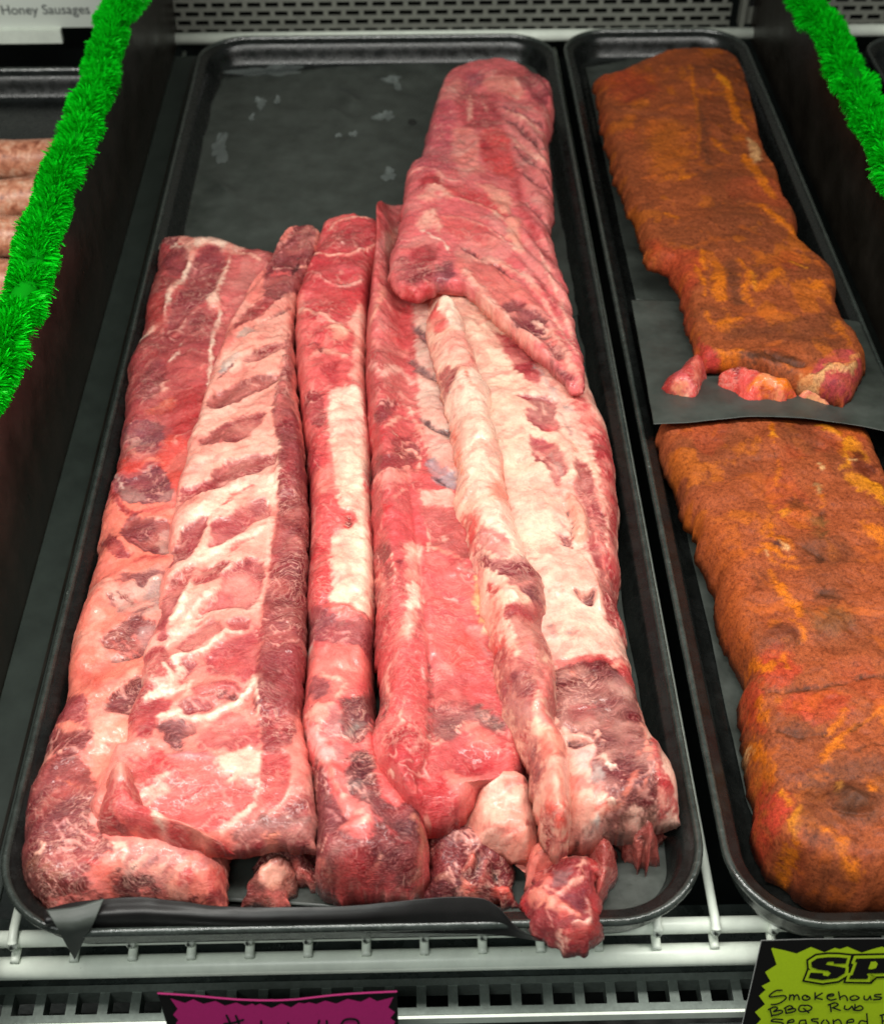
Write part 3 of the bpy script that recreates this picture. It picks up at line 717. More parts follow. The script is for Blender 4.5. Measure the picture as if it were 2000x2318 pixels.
# 2 second rack, diagonal ribs showing
r2 = meat('rib_rack', [(630, 545), (604, 620), (560, 680), (528, 745), (492, 820), (470, 880), (452, 940), (436, 990), (418, 1060), (400, 1130), (384, 1220), (376, 1290), (358, 1370), (348, 1440), (322, 1500), (320, 1570), (288, 1640), (284, 1700), (256, 1718), (236, 1770), (204, 1845), (224, 1884)],
     [(730, 520), (712, 600), (672, 700), (668, 800), (674, 900), (690, 1000), (698, 1120), (700, 1250), (694, 1400), (692, 1520), (690, 1650), (710, 1750), (720, 1850), (716, 1932)],
     [(630, 545), (660, 514), (700, 506), (730, 520)],
     [(224, 1884), (320, 1905), (440, 1928), (540, 1934), (620, 1926), (716, 1932)],
     (.003, .006), (.021, .024), (238, 138, 126), r'''
A p F s3 : 1010,800 1200,640 1420,600 1400,1000 1300,1300 1270,1900 600,1900 760,1300 900,1000
A p 150,58,66 s1.5 h-.3 : 1180,560 1190,400 1260,280 1330,180 1420,90 1540,110 1520,300 1470,520 1330,560 1240,590
A l 240,160,150 w22 h.4 : 1270,230 1340,180
A l 225,140,140 w10 : 1250,300 1330,240 1400,180
A l F w16 : 1400,360 1470,360
A l 90,34,42 w12 h-.8 : 1440,260 1410,330 1380,410
A l 216,90,90 w26 s2 : 1230,420 1300,400 1360,420
A p 176,60,64 h-.7 : 985,780 1010,710 1090,640 1190,570 1250,590 1200,660 1080,730 1030,770
A l 120,60,62 w12 h-.8 : 1060,830 1100,790 1160,740 1260,700 1390,680
A p 190,170,160 s1.5 : 1010,850 1030,800 1110,770 1100,810 1050,850
A l 225,120,110 w30 s3 a.7 : 1090,760 1200,690 1380,650
A p 164,62,66 h-.8 s1.3 : 1040,1000 1070,950 1180,895 1330,880 1340,920 1230,950 1150,990
A p 190,165,160 s1.5 : 880,1090 920,1000 1000,950 1010,990 950,1060
A l 130,60,62 w12 : 860,1130 930,1070 1000,1010
A p 158,58,62 h-.8 s1.3 : 790,1290 850,1230 980,1160 1120,1100 1290,1100 1270,1150 1120,1210 960,1290 860,1325
A l 218,130,122 w7 : 900,1290 1000,1230 1120,1170
A p 164,60,64 h-.8 s1.6 : 740,1540 860,1460 990,1390 1100,1345 1200,1350 1160,1420 1030,1540 900,1550 760,1580
A l 225,120,115 w10 : 890,1540 920,1450 1000,1420
A p 168,62,66 h-.7 s1.6 : 820,1790 920,1690 1050,1610 1190,1580 1280,1650 1240,1720 1080,1788
A p 156,54,62 h.8 s1.2 : 1400,700 1395,900 1380,1100 1380,1300 1430,1500 1450,1900 1290,1900 1270,1600 1245,1380 1290,1120 1350,860
A l 225,110,108 w16 s2 a.6 : 1290,1400 1300,1250 1320,1150
B p 150,52,60 h.8 s1.2 : 1480,-60 1590,-60 1650,200 1690,500 1690,800 1670,1150 1670,1600 1350,1600 1350,1400 1390,1000 1410,850 1450,560 1480,300
B l 196,66,74 w60 s5 a.6 : 1490,400 1440,700 1420,950
B l 196,76,80 w40 s5 a.6 : 1560,60 1540,200 1560,300
B l 104,36,46 w60 s5 a.6 : 1640,500 1640,700 1600,900
B l 110,40,48 w90 s6 a.6 : 1440,1380 1520,1330 1600,1360
B l f w30 h.4 : 1470,0 1478,200 1450,330 1430,500 1410,700 1390,840 1376,960
B p F s3 : 920,260 1100,130 1300,0 1470,0 1470,300 1420,700 1380,950 1000,1100 850,1100 870,700 880,400
B p 176,64,70 h-.8 s1.2 : 920,360 915,280 1000,250 1090,200 1160,120 1250,80 1470,70 1470,115 1380,150 1200,235 1050,280 960,330
B p f s3 : 960,440 1100,320 1300,230 1450,190 1460,280 1250,330 1120,420
B l 214,70,74 w18 s1.4 : 1080,430 1160,360 1230,300 1330,260
B p 182,70,76 h-.8 s1.2 : 1080,610 1100,460 1170,430 1270,380 1380,320 1450,390 1440,430 1330,470 1240,540 1150,590
B p 150,60,72 s3 a.6 : 1280,330 1400,320 1390,380 1300,400
B p 170,62,70 h-.8 s1.4 : 880,600 930,500 1040,440 1080,440 1050,520 1000,640 900,690 845,730 840,690
B l f w50 s2 h.5 : 870,770 960,700 1100,650 1260,560 1400,490
B l 210,80,80 w24 s1.5 : 1200,650 1260,590 1340,560
B p 182,66,72 h-.6 s1.3 : 960,820 1050,720 1150,690 1210,680 1180,730 1070,810 1000,815
B p 196,78,84 h-.9 s1.4 : 990,980 1100,860 1180,740 1300,660 1390,700 1400,800 1370,900 1310,960 1200,960 1080,990 1000,1060
B p 150,58,70 s3 a.6 : 1280,680 1380,690 1390,760 1300,740
B l 226,120,120 w12 s1.5 a.8 : 1140,900 1240,830 1360,800
B p 170,60,68 h-.4 s1.3 : 780,1060 800,960 850,820 900,760 1000,720 950,830 900,940 850,1010 830,1110 780,1150
B l f w36 h.6 s1.3 : 870,1020 930,930 960,820
B l f w36 h.5 s1.3 : 960,1020 1060,900 1130,830
B l f w22 h.5 s1.3 : 820,1180 920,1080 1060,1000 1180,960
B p 178,74,76 h-.6 s1.2 : 880,1190 960,1110 1080,1030 1150,1050 1160,1090 1050,1160 930,1220
B p 178,70,74 h-.6 s1.2 : 1170,1030 1240,1005 1310,1020 1300,1060 1220,1075
B l f w20 h.4 : 870,1240 1000,1210 1130,1130 1170,1080 1260,1090
B p 172,72,76 h-.6 s1.2 : 835,1280 920,1250 1005,1285 960,1350 930,1400 880,1370
B p 190,74,80 s2 h-.4 : 1040,1260 1180,1130 1300,1090 1375,1060 1380,1280 1330,1370 1200,1340 1080,1320
B p 216,90,92 s3 a.7 : 1120,1260 1220,1220 1300,1290 1250,1330
B p 180,62,68 s2 h.5 : 690,1420 700,1270 780,1190 850,1240 850,1330 800,1420 700,1480
B l f w44 h.4 s2 : 700,1480 830,1400 900,1330 880,1240
B l 214,110,108 w40 h.3 s1.4 : 980,1430 1080,1410 1200,1410 1290,1440
B l 120,50,56 w26 h-.6 : 1150,1465 1240,1470 1300,1490
B l f w40 h.4 s1.4 : 1300,1430 1350,1370 1360,1480
C p 190,66,72 s2 h.4 : 735,360 790,240 830,100 900,110 960,200 1000,260 930,340 820,420 740,400
C l f w24 h.3 : 950,10 1000,110 1060,150
C l f w60 h.4 s2 : 860,220 940,160 1060,130
C l f w60 h.4 s2 : 930,330 1010,290 1060,220 1100,120
C p 190,76,80 h.3 s1.2 : 1090,150 1200,110 1340,115 1390,160 1280,190 1150,190
C l 110,46,54 w18 h-.5 : 1160,180 1280,165 1360,200 1300,220
C p 166,62,70 h-.5 s1.3 : 1010,240 1060,200 1170,210 1240,240 1190,290 1080,295
C l f w36 h.4 s1.5 : 1060,310 1160,330 1280,270 1400,190 1460,120
C p 146,80,84 h-.6 s1.2 : 915,360 1010,325 1090,335 1140,385 1060,450 1070,500 1000,490 960,450
C p 196,80,84 s2 h.3 : 1130,460 1220,350 1330,280 1440,330 1510,420 1500,490 1400,520 1280,500 1160,500
C l 240,140,132 w60 s4 a.7 : 1150,450 1250,430 1330,440
C p 160,52,60 h.8 s1.3 : 1480,100 1500,-20 1760,-20 1750,260 1700,440 1650,520 1510,500 1500,340 1480,220
C l f w14 h.3 : 1460,100 1490,220 1500,340
C l 214,110,108 w16 s2 a.8 : 1560,260 1600,380 1640,440
C p 228,106,102 s4 : 880,560 1260,540 1480,640 1480,820 1300,960 1000,920 820,860 800,740
C l 214,130,132 w56 h.6 s1.5 : 960,540 1100,545 1250,560
C p f s3 h.7 : 1260,580 1330,530 1440,505 1520,560 1500,680 1400,700 1320,660
C p 214,72,76 s1.4 h.5 : 860,470 940,530 1000,590 1090,650 1040,670 930,610 860,540
C p 204,70,74 s2 : 720,540 850,560 930,640 860,760 800,760 760,600
C l f w22 s2 : 810,780 900,700 960,650
C l f w26 s3 a.8 : 830,860 920,760 1000,700
C p 170,84,84 s1.5 : 960,680 1020,670 1060,720 1010,740
C p 206,86,86 s3 h-.8 : 960,820 1150,710 1320,720 1450,750 1480,830 1380,920 1200,960 1000,920 900,870
C l 238,140,130 w30 s4 a.7 : 1080,840 1200,800 1340,850
C p 205,74,78 s2 : 1520,540 1640,530 1690,660 1640,780 1560,860 1500,760
C l f w14 s1.4 h.3 : 1480,600 1500,700 1460,820 1380,900 1260,970
C l f w12 s1.4 h.3 : 1690,650 1660,760 1590,850 1500,920
C p 162,70,72 s4 : 1350,980 1500,900 1640,820 1800,740 1800,1130 1400,1100
C l 150,116,110 w60 s5 a.7 : 1340,960 1500,940 1650,930 1788,900
C l 196,120,116 w20 s4 : 1400,1010 1560,1000 1760,960
C p 250,160,136 s1 h.4 : 1520,1000 1590,985 1600,1020 1560,1060 1530,1040
C p 176,50,58 s2 : 1400,1080 1520,1020 1540,1060 1480,1090
''', label='second raw rack from the left, pale diagonal ribs and dark red right edge', group=GR, r_edge=.010, endr=.010, zs=(.7, .3, .15), lump=(.0022, 36, .0007, 130), seed=8, flat=2.6, zfun=lambda s, q: .0009*np.sin(2*pi*(s*13+q*2.2+.3))*np.clip((.75-q)*6, 0, 1))

fl = meat('meat_flap', [(258, 1712), (232, 1770), (206, 1845), (222, 1884)], [(300, 1728), (322, 1800), (352, 1850), (540, 1930)], [(258, 1712), (278, 1716), (300, 1728)],
     [(222, 1884), (300, 1902), (420, 1922), (490, 1932), (540, 1930)], (.014, .010), (.033, .032), (206, 68, 70), r'''
C p F s1.4 h.4 : 650,570 700,570 760,640 750,700 700,690 640,680
C l 240,110,90 w30 s2 : 620,640 600,760 540,860
C p 140,44,52 s2.5 : 530,930 640,880 740,920 820,1010 700,1000 580,960
C l 235,110,96 w12 s1 : 660,840 720,900 760,960 820,1020
C p 222,90,90 s3 : 620,720 760,740 780,850 680,850
C p 246,150,132 s1.5 h.6 : 900,980 1100,940 1250,990 1390,1090 1300,1100 1130,1075 980,1020
C l f w34 s1.4 h.5 : 870,870 920,940 960,970
C l b w26 s2 : 880,1020 1000,1010 1100,1040
''', parent=r2, r_edge=.013, endr=.011, zs=(.6, .55, .2), lump=(.0010, 60, .0004, 150), seed=12)
fl['label'] = 'folded up red corner flap with a pale fatty lower edge, at the front of the second rack'

# 3 third, narrow rack with a tail of dark muscle
r3 = meat('rib_rack', [(728, 510), (702, 600), (674, 690), (668, 780), (672, 860), (684, 960), (696, 1060), (702, 1180), (698, 1280), (694, 1390), (698, 1450), (692, 1520), (688, 1600), (682, 1660), (694, 1740), (706, 1830), (712, 1930), (722, 2010), (770, 2048)],
     [(862, 506), (862, 570), (840, 650), (832, 760), (832, 900), (842, 1020), (846, 1150), (852, 1260), (856, 1370), (852, 1460), (846, 1560), (860, 1680), (880, 1780), (920, 1840), (968, 1890), (972, 1960), (968, 2000), (935, 2046)],
     [(728, 510), (765, 492), (810, 486), (845, 492), (862, 506)],
     [(770, 2048), (820, 2052), (880, 2050), (935, 2046)],
     (.001, -.017), (.022, .024), (232, 100, 100), r'''
I p 214,60,72 s1.5 : -60,620 0,400 100,270 200,228 330,225 400,260 400,500 320,760 200,830 0,820
I l F w20 h.4 : 120,310 170,250 260,232 380,250
I l F w16 h.5 : 40,440 180,450 320,415 400,425
I l 246,170,160 w14 h.5 : -30,640 150,630 320,605
I l 232,110,114 w50 s4 a.7 : 60,560 180,520 300,530
I p 190,52,64 s2 : 140,330 240,280 370,290 350,400 200,400
I l 246,190,180 w9 : 180,360 200,380
I l F w30 h.6 s1.5 : -60,780 60,790 160,850 260,870
I p 218,62,70 s2 : 20,660 180,650 300,660 290,770 200,800 60,760
I p F s2 : 220,860 320,750 330,1000 310,1240 240,1210 250,1000
I p 222,76,82 s2 h1.2 : 20,930 60,870 180,850 250,890 260,960 180,1000 90,970
I p 250,190,165 s5 : 120,880 200,870 230,920 180,960
I l F w40 h.5 s2 : 0,1040 100,1010 220,1040
I l 150,40,50 w16 h-.8 : -20,970 40,960 60,1010
I p 196,42,56 s2 h-.6 : 60,1110 140,1050 180,1130 160,1190 90,1150
I p 228,90,90 s2 h.8 : 160,1150 230,1160 300,1210 280,1250 170,1200
I p f s2 h.4 : 120,1230 220,1220 310,1260 320,1500 345,1640 310,1800 110,1800 110,1500
I p 170,56,64 s1.5 h-.4 : -20,1240 60,1240 90,1300 70,1440 20,1520 -30,1400
I l 214,70,76 w40 s3 : 60,1500 50,1640 20,1760
D p 226,84,86 s1.5 h.5 : 110,-20 330,-20 380,200 400,420 420,560 390,680 340,800 370,900 380,1100 300,1290 230,1340 150,1360 180,1100 200,900 230,700 160,500 170,350
D p 246,130,116 s3 a.8 : 200,240 300,230 350,330 300,420 220,420
D p 214,50,58 s2 h-.5 : 190,880 330,870 370,940 370,1140 300,1230 180,1300 190,1050
D l 250,150,140 w12 : 330,900 370,1000 370,1100
D l 150,24,34 w22 h-.8 : 240,1330 330,1290
D p 196,60,70 s2 : 120,150 220,80 290,120 240,280 170,300
D p 250,214,190 s1.6 h.2 : 350,-20 640,-20 660,150 620,250 630,420 690,540 660,680 690,900 720,1100 690,1390 560,1390 500,1330 340,1290 370,1200 380,1060 350,820 430,700 520,690 560,600 420,500 400,300
D l 238,120,110 w40 s5 a.6 : 400,60 400,220 420,340
D p 222,50,58 s1.2 h-.6 : 420,560 480,540 560,570 540,640 470,680 440,640
D p 140,14,26 s1 h-.5 : 470,570 510,590 500,650 470,650
D l 250,230,215 w10 h.4 : 460,530 520,530
D l 240,160,150 w30 s2 : 370,720 400,750 420,700
D l 190,176,168 w30 s3 a.7 : 390,1060 420,1130
D l 236,96,90 w70 h1.4 s1.2 : 200,1360 340,1370 470,1360 560,1400 640,1430
D l 250,160,140 w14 h.6 : 230,1400 340,1425 430,1400
D l 244,190,175 w36 s2 : 400,1440 450,1460
D p 166,80,88 s2 h-.5 : 170,1420 480,1440 690,1460 720,1600 640,1680 400,1640 170,1700
D l 225,150,145 w9 : 250,1560 400,1600 480,1560
D l 225,150,145 w8 : 300,1500 440,1520 560,1500
D p 232,112,106 s3 : 210,1660 460,1650 560,1720 600,1788 200,1788
D p 190,180,170 s2 : 150,1700 220,1680 220,1788 140,1788
D p 150,50,60 s2 : 600,1640 720,1560 740,1640 690,1788 620,1740
E p 238,120,112 s2 : 160,-20 640,-20 640,140 500,190 420,230 320,290 170,330
E l F w40 s2 : 250,110 340,100 380,140
E p 170,80,84 s2 : 180,120 280,110 340,180 330,250 220,280 170,250
E l F w26 s2 : 380,110 430,170 400,240
E p 126,58,64 s1.3 h-.5 : 420,280 560,230 660,290 710,440 650,540 540,620 430,600 430,420
E l 150,150,140 w26 s4 a.6 : 480,560 540,500 640,470
E p 180,130,128 s2 a.9 : 330,330 420,330 440,440 400,600 430,700 360,720 290,560
E p 250,176,158 s1.5 h.6 : 90,500 160,370 270,300 400,310 330,350 310,460 280,540 300,620 350,700 350,780 260,790 140,640
E l b w46 h.5 s1.4 : 90,480 150,530 280,520
E p 250,190,186 s2 h.3 : 120,580 270,570 340,680 350,760 270,780 170,700
E l 196,46,54 w50 s2 : 130,720 180,850 220,960
E p 104,42,50 s2 h.3 : 480,720 640,680 720,960 850,1130 1000,1200 1060,1400 1030,1640 850,1800 600,1900 330,1900 220,1760 190,1300 200,1000 140,860 240,820 420,1150 500,1340 620,1380 680,1250 600,1130 480,1050 440,900
E p 146,58,66 s3 : 200,820 280,850 400,1100 480,1240 420,1330 280,1350 200,1200 200,980
E l 190,120,120 w8 a.8 : 290,1060 400,1060 440,1130
E l 190,110,112 w8 a.8 : 260,1140 360,1180 420,1260
E p 236,110,108 s1.4 h1.0 : 300,800 400,810 440,900 450,1000 560,1100 640,1120 670,1210 660,1300 600,1390 520,1360 440,1340 420,1290 490,1230 400,1100 350,950
E l F w24 s1.5 h.5 : 340,840 380,960 460,1070
E l F w26 s2 h.5 : 560,1180 620,1230 590,1300
E l 205,80,84 w30 h.9 : 650,1170 740,1230 800,1290 850,1360
E l 170,44,52 w50 h.8 : 840,1350 880,1420 950,1440
E l 190,180,172 w60 s6 a.45 : 470,920 560,990 620,1070
E p 240,110,100 s2 h.4 : 225,1620 330,1590 440,1620 470,1700 400,1770 400,1870 300,1840 230,1740
E l F w14 h.3 : 740,1460 720,1540 640,1610
E l 225,110,100 w20 h.4 : 1010,1680 930,1750 840,1790 760,1880
E l b w36 s2 : 560,1680 480,1740 420,1800
E l 196,40,50 w60 s4 : 420,1860 620,1880 860,1870
E l 196,120,100 w50 s2 h.5 : 1000,1220 1060,1330 1060,1500 1030,1620 990,1700
E l 150,120,110 w60 s5 a.5 : 350,1500 430,1460 420,1560
E l 140,110,110 w50 s5 a.5 : 700,1800 800,1780 880,1800
E l 205,90,90 w20 s3 : 540,1740 460,1700 480,1640
''', label='narrow third raw rack with cream fat strip and dark muscle tail at front', group=GR, r_edge=.009, endr=.017, zs=(.7, .3, .12), lump=(.0026, 46, .0007, 130), seed=15, flat=2.6, zfun=lambda s, q: .0012*np.sin(2*pi*(s*12+q*.6))*np.clip((.4-s)*6, 0, 1))  # soft grey spots on the tail are gloss painted into the colour

# 4 fourth rack: a rolled left border and a flat membrane side
def roll(s, q):
    a = .0085*np.exp(-((q-(.16+.10*s))/.17)**2); c = -.0045*np.exp(-((q-.52)/.10)**2)*np.clip((.6-s)*4, 0, 1)
    return a+c-.0015*np.exp(-((q-.43)/.02)**2)*np.clip((s-.5)*6, 0, 1)-.010*np.clip((.45-s)*3, 0, 1)*np.clip((q-.35)*4, 0, 1)
r4 = meat('rib_rack', [(852, 515), (848, 600), (836, 700), (828, 800), (828, 900), (834, 1000), (840, 1080), (836, 1150), (844, 1250), (846, 1330), (850, 1430), (852, 1520), (858, 1590), (846, 1650), (838, 1700), (848, 1760), (882, 1818)],
     [(985, 470), (1010, 560), (1040, 700), (1060, 820), (1070, 960), (1085, 1080), (1110, 1200), (1130, 1320), (1150, 1430), (1170, 1560), (1190, 1680), (1180, 1760), (1150, 1790), (1080, 1800), (1062, 1848)],
     [(852, 515), (856, 478), (876, 444), (915, 432), (955, 440), (985, 470)],
     [(882, 1818), (920, 1846), (960, 1870), (984, 1880), (1010, 1878), (1040, 1862), (1062, 1848)],
     (.004, .005), (.021, .024), (214, 88, 90), r'''
I p 226,110,112 s2 : 400,560 430,200 480,100 540,90 570,300 500,420 440,560
I p F s2 : 440,330 500,300 510,360 430,430
I l 236,150,150 w40 s2 : 430,330 400,460
I l 160,60,68 w30 s2 : 540,180 560,300 500,420 470,560
I p 236,120,120 s2 : 380,600 450,560 560,700 600,720 610,960 560,1010 400,980 340,900 350,760
I l 250,170,150 w36 s2 h.4 : 430,640 390,760 350,860
I p 226,80,84 s3 a.8 : 480,740 590,740 600,960 480,960
I l 246,150,140 w44 s3 : 360,960 440,1000 560,1010
I l 250,170,160 w30 s2 : 340,1100 420,1140 520,1110 600,1200
I p 158,52,62 s1.4 h-.4 : 370,1390 400,1320 500,1300 490,1350 440,1400 400,1430
I l F w24 s1.6 : 430,1440 480,1420 520,1380 580,1400
I p 214,50,60 s2 : 340,1480 400,1430 440,1480 400,1560 340,1560
I p 176,54,62 s1.4 : 480,1550 520,1500 610,1540 620,1640 560,1660 500,1630
I l F w9 h.3 : 470,1460 540,1540 500,1600 440,1620
I l F w9 h.3 : 540,1540 640,1520 700,1600
I l F w9 h.3 : 600,1500 640,1600 620,1700
I p 168,50,60 s1.4 : 380,1640 480,1640 600,1680 560,1740 420,1740
I p v s2 : 600,640 700,700 740,1000 780,1250 840,1500 870,1800 720,1700 660,1500 630,1300 620,1050 600,800
I l 112,80,86 w50 s1.6 h-.8 : 600,860 640,900 720,970
I l 112,74,80 w50 s1.6 h-.8 : 590,1060 660,1130 760,1190
I l 100,70,76 w40 s1.6 h-.8 : 640,1390 720,1450 810,1490
I l 120,80,88 w34 s1.6 h-.8 : 680,1640 760,1690 850,1740
I l 210,170,172 w12 : 600,890 680,950
I l F w30 h.4 s1.5 : 580,1340 640,1480 700,1620 
D p 178,60,70 s1.6 h-.3 : 710,160 800,110 920,90 960,20 1050,40 1060,120 1000,190 860,220 740,260
D l F w10 h.3 : 760,250 880,225 990,205
D p 160,50,60 : 950,30 1010,10 1060,50 1040,110 970,100
D l F w8 h.3 : 920,120 1000,60 1080,130
D p 146,50,60 s1.3 h.3 : 615,260 680,190 710,260 690,380 650,440 620,360
D p 244,150,140 s3 : 720,280 900,230 1000,220 960,320 800,360
D p 176,156,164 s1.2 h-.4 : 1120,160 1200,170 1360,270 1360,390 1270,360 1160,290
D l 80,52,62 w26 s1.2 : 1140,260 1220,310 1300,350
D p 250,190,175 s1.5 : 1080,380 1200,390 1360,410 1370,530 1150,530 1080,470
D l 236,110,100 w24 s2 : 1060,420 1120,380 1180,400
D p 226,50,56 s2 : 770,500 820,500 820,600 780,620
D l 110,60,64 w34 s1.4 h-.5 : 790,680 850,600
D l F w20 s1.6 : 860,450 940,390 990,420
D p 226,82,88 s2.5 : 720,640 900,560 1060,560 1130,740 1100,900 900,850 780,780
D l b w40 s4 a.7 : 1000,620 1060,780 1120,860
D p F s3 h.3 : 940,840 1050,830 1080,1000 1080,1250 1050,1450 980,1600 900,1700 880,1600 960,1400 990,1200 960,1000
D p f s3 h.3 : 1000,1180 1060,1180 1050,1380 1000,1500 960,1480
D l 216,64,74 w60 s2.5 h.5 : 1100,900 1120,1100 1150,1300 1140,1788
D p 168,54,64 h-.4 s1.2 : 880,960 910,930 935,980 900,1020
D p 176,56,64 h-.4 s1.4 : 700,880 760,830 820,850 820,920 760,980 690,960
D p 176,50,58 h-.4 s1.2 : 780,980 820,960 870,1040 800,1110 770,1080
D l F w16 h.3 s1.2 : 840,900 850,1000 880,1080 860,1140
D l F w14 h.3 s1.2 : 700,1150 800,1130 900,1060
D p 168,56,66 h-.5 s1.2 : 680,1240 720,1170 750,1260 730,1340 690,1360
D p 222,66,74 s2 h.5 : 690,1400 800,1340 860,1380 850,1520 760,1530 700,1480
D p 170,30,40 s2 : 760,1440 820,1420 820,1490 770,1490
D l F w30 s2 h.3 : 860,1788 920,1660 1000,1580 1040,1500
D p 196,96,92 s2 : 1100,530 1340,540 1380,620 1440,760 1490,940 1300,920 1150,870 1160,780 1100,620
D l 225,180,160 w12 : 1100,600 1150,780 1130,880
D l 238,170,155 w24 s1.5 : 1260,760 1300,790
D l 240,150,130 w30 s2 : 1160,850 1260,890 1400,940
D p 226,104,102 s3 : 1130,950 1400,960 1500,1200 1600,1788 1160,1788 1130,1300
D l 205,84,92 w30 s3 : 1150,1100 1260,1200 1420,1300
D l 205,84,92 w26 s3 : 1180,1350 1300,1400 1460,1450
D l 170,150,140 w60 s3 a.8 : 1400,1000 1500,1060
D l 246,200,190 w30 s1.2 : 1300,1260 1350,1280
D l y w46 s2 h.6 : 1510,1100 1550,1250 1580,1400 1620,1550
D l 170,150,150 w50 s4 a.7 : 1480,1520 1560,1620 1620,1720
D p 232,80,74 s4 a.8 : 1300,1600 1480,1560 1560,1760 1350,1788
E p 226,84,86 s2 h.2 : 680,-20 1090,-20 1110,300 1100,700 1110,1000 1140,1290 980,1190 850,1100 760,960 700,820 640,700 660,540 780,440 760,250 690,200
E l F w12 s2 a.8 : 790,30 760,160 800,260
E l 120,40,50 w20 s2 h-1.0 : 720,330 770,360 720,440
E p 200,52,62 s3 h.5 : 790,600 900,520 1030,540 1090,700 1080,900 1000,980 860,960 780,820
E p 240,130,130 s3 a.7 : 650,640 700,560 720,700 700,850 650,760
E p F s1 h.5 : 780,900 830,910 820,945 780,930
E l F w8 h.2 : 930,320 900,380 890,430 950,480 1040,545
E l F w7 h.2 : 740,640 800,560 890,500 960,510
E l 246,190,180 w8 : 1060,60 1070,110
E l 150,40,50 w14 h-1.2 s1.5 : 1110,-20 1115,300 1110,560
E p 150,84,84 s3 h-.3 : 1140,350 1280,310 1400,300 1500,330 1700,470 1660,560 1540,520 1430,450 1360,560 1240,590 1140,560
E p 120,88,84 s3 a.8 : 1440,320 1560,350 1720,480 1700,560 1560,470
E l F w10 h.3 : 1120,620 1180,630 1210,600
E l F w10 h.3 : 1390,460 1340,530 1380,570 1440,570
E p 240,132,118 s4 : 1400,480 1560,540 1640,620 1560,700 1440,640
E p 196,50,60 s4 h-1.0 : 1220,830 1320,740 1500,690 1640,720 1560,860 1400,860 1300,900
E p 240,136,126 s3 h.6 : 1210,880 1300,850 1480,940 1490,1060 1380,1120 1280,1020
E p 214,54,62 s3 : 1000,1100 1200,900 1330,1100 1480,1060 1470,1180 1330,1260 1250,1310 1150,1310
E l F w10 s1.2 : 1090,1240 1130,1300
''', label='fourth raw rack with rolled marbled border, ending in a pointed red tip', group=GR, r_edge=.010, endr=.008, zs=(.7, .3, .3), zfun=roll, lump=(.0020, 50, .0007, 130), seed=21, flat=2.6)  # pale pink patch on the left lobe is painted sheen
fatl = meat('fat_lump', [(1090, 1760), (1060, 1820), (1038, 1872)], [(1212, 1745), (1216, 1850), (1206, 1912), (1158, 1950)], [(1090, 1760), (1140, 1738), (1212, 1745)],
     [(1040, 1872), (1084, 1922), (1120, 1932), (1158, 1948)], (.004, -.006), (.026, .012), (250, 180, 160), r'''
G p 246,150,132 s3 : -20,1060 120,1080 240,1100 380,1080 460,1100 440,1200 300,1240 60,1180
G l 214,90,84 w14 h-1 s1.5 : 0,1090 120,1110 260,1130 380,1080 470,1060
G l 250,200,180 w20 h.5 s2 : 20,1120 160,1160 300,1160
G l 250,206,190 w50 s4 : 150,900 250,860 330,940
G l 214,96,96 w20 s2 : 350,810 440,820
G l 150,30,40 w14 h-1 : 350,790 440,810
''', label='smooth pale pink lump of fat hanging at the front of the fourth rack', parent=r4, r_edge=.010, endr=.010, zs=(.6, .5, .3), lump=(.0034, 65, .0008, 170), seed=23)
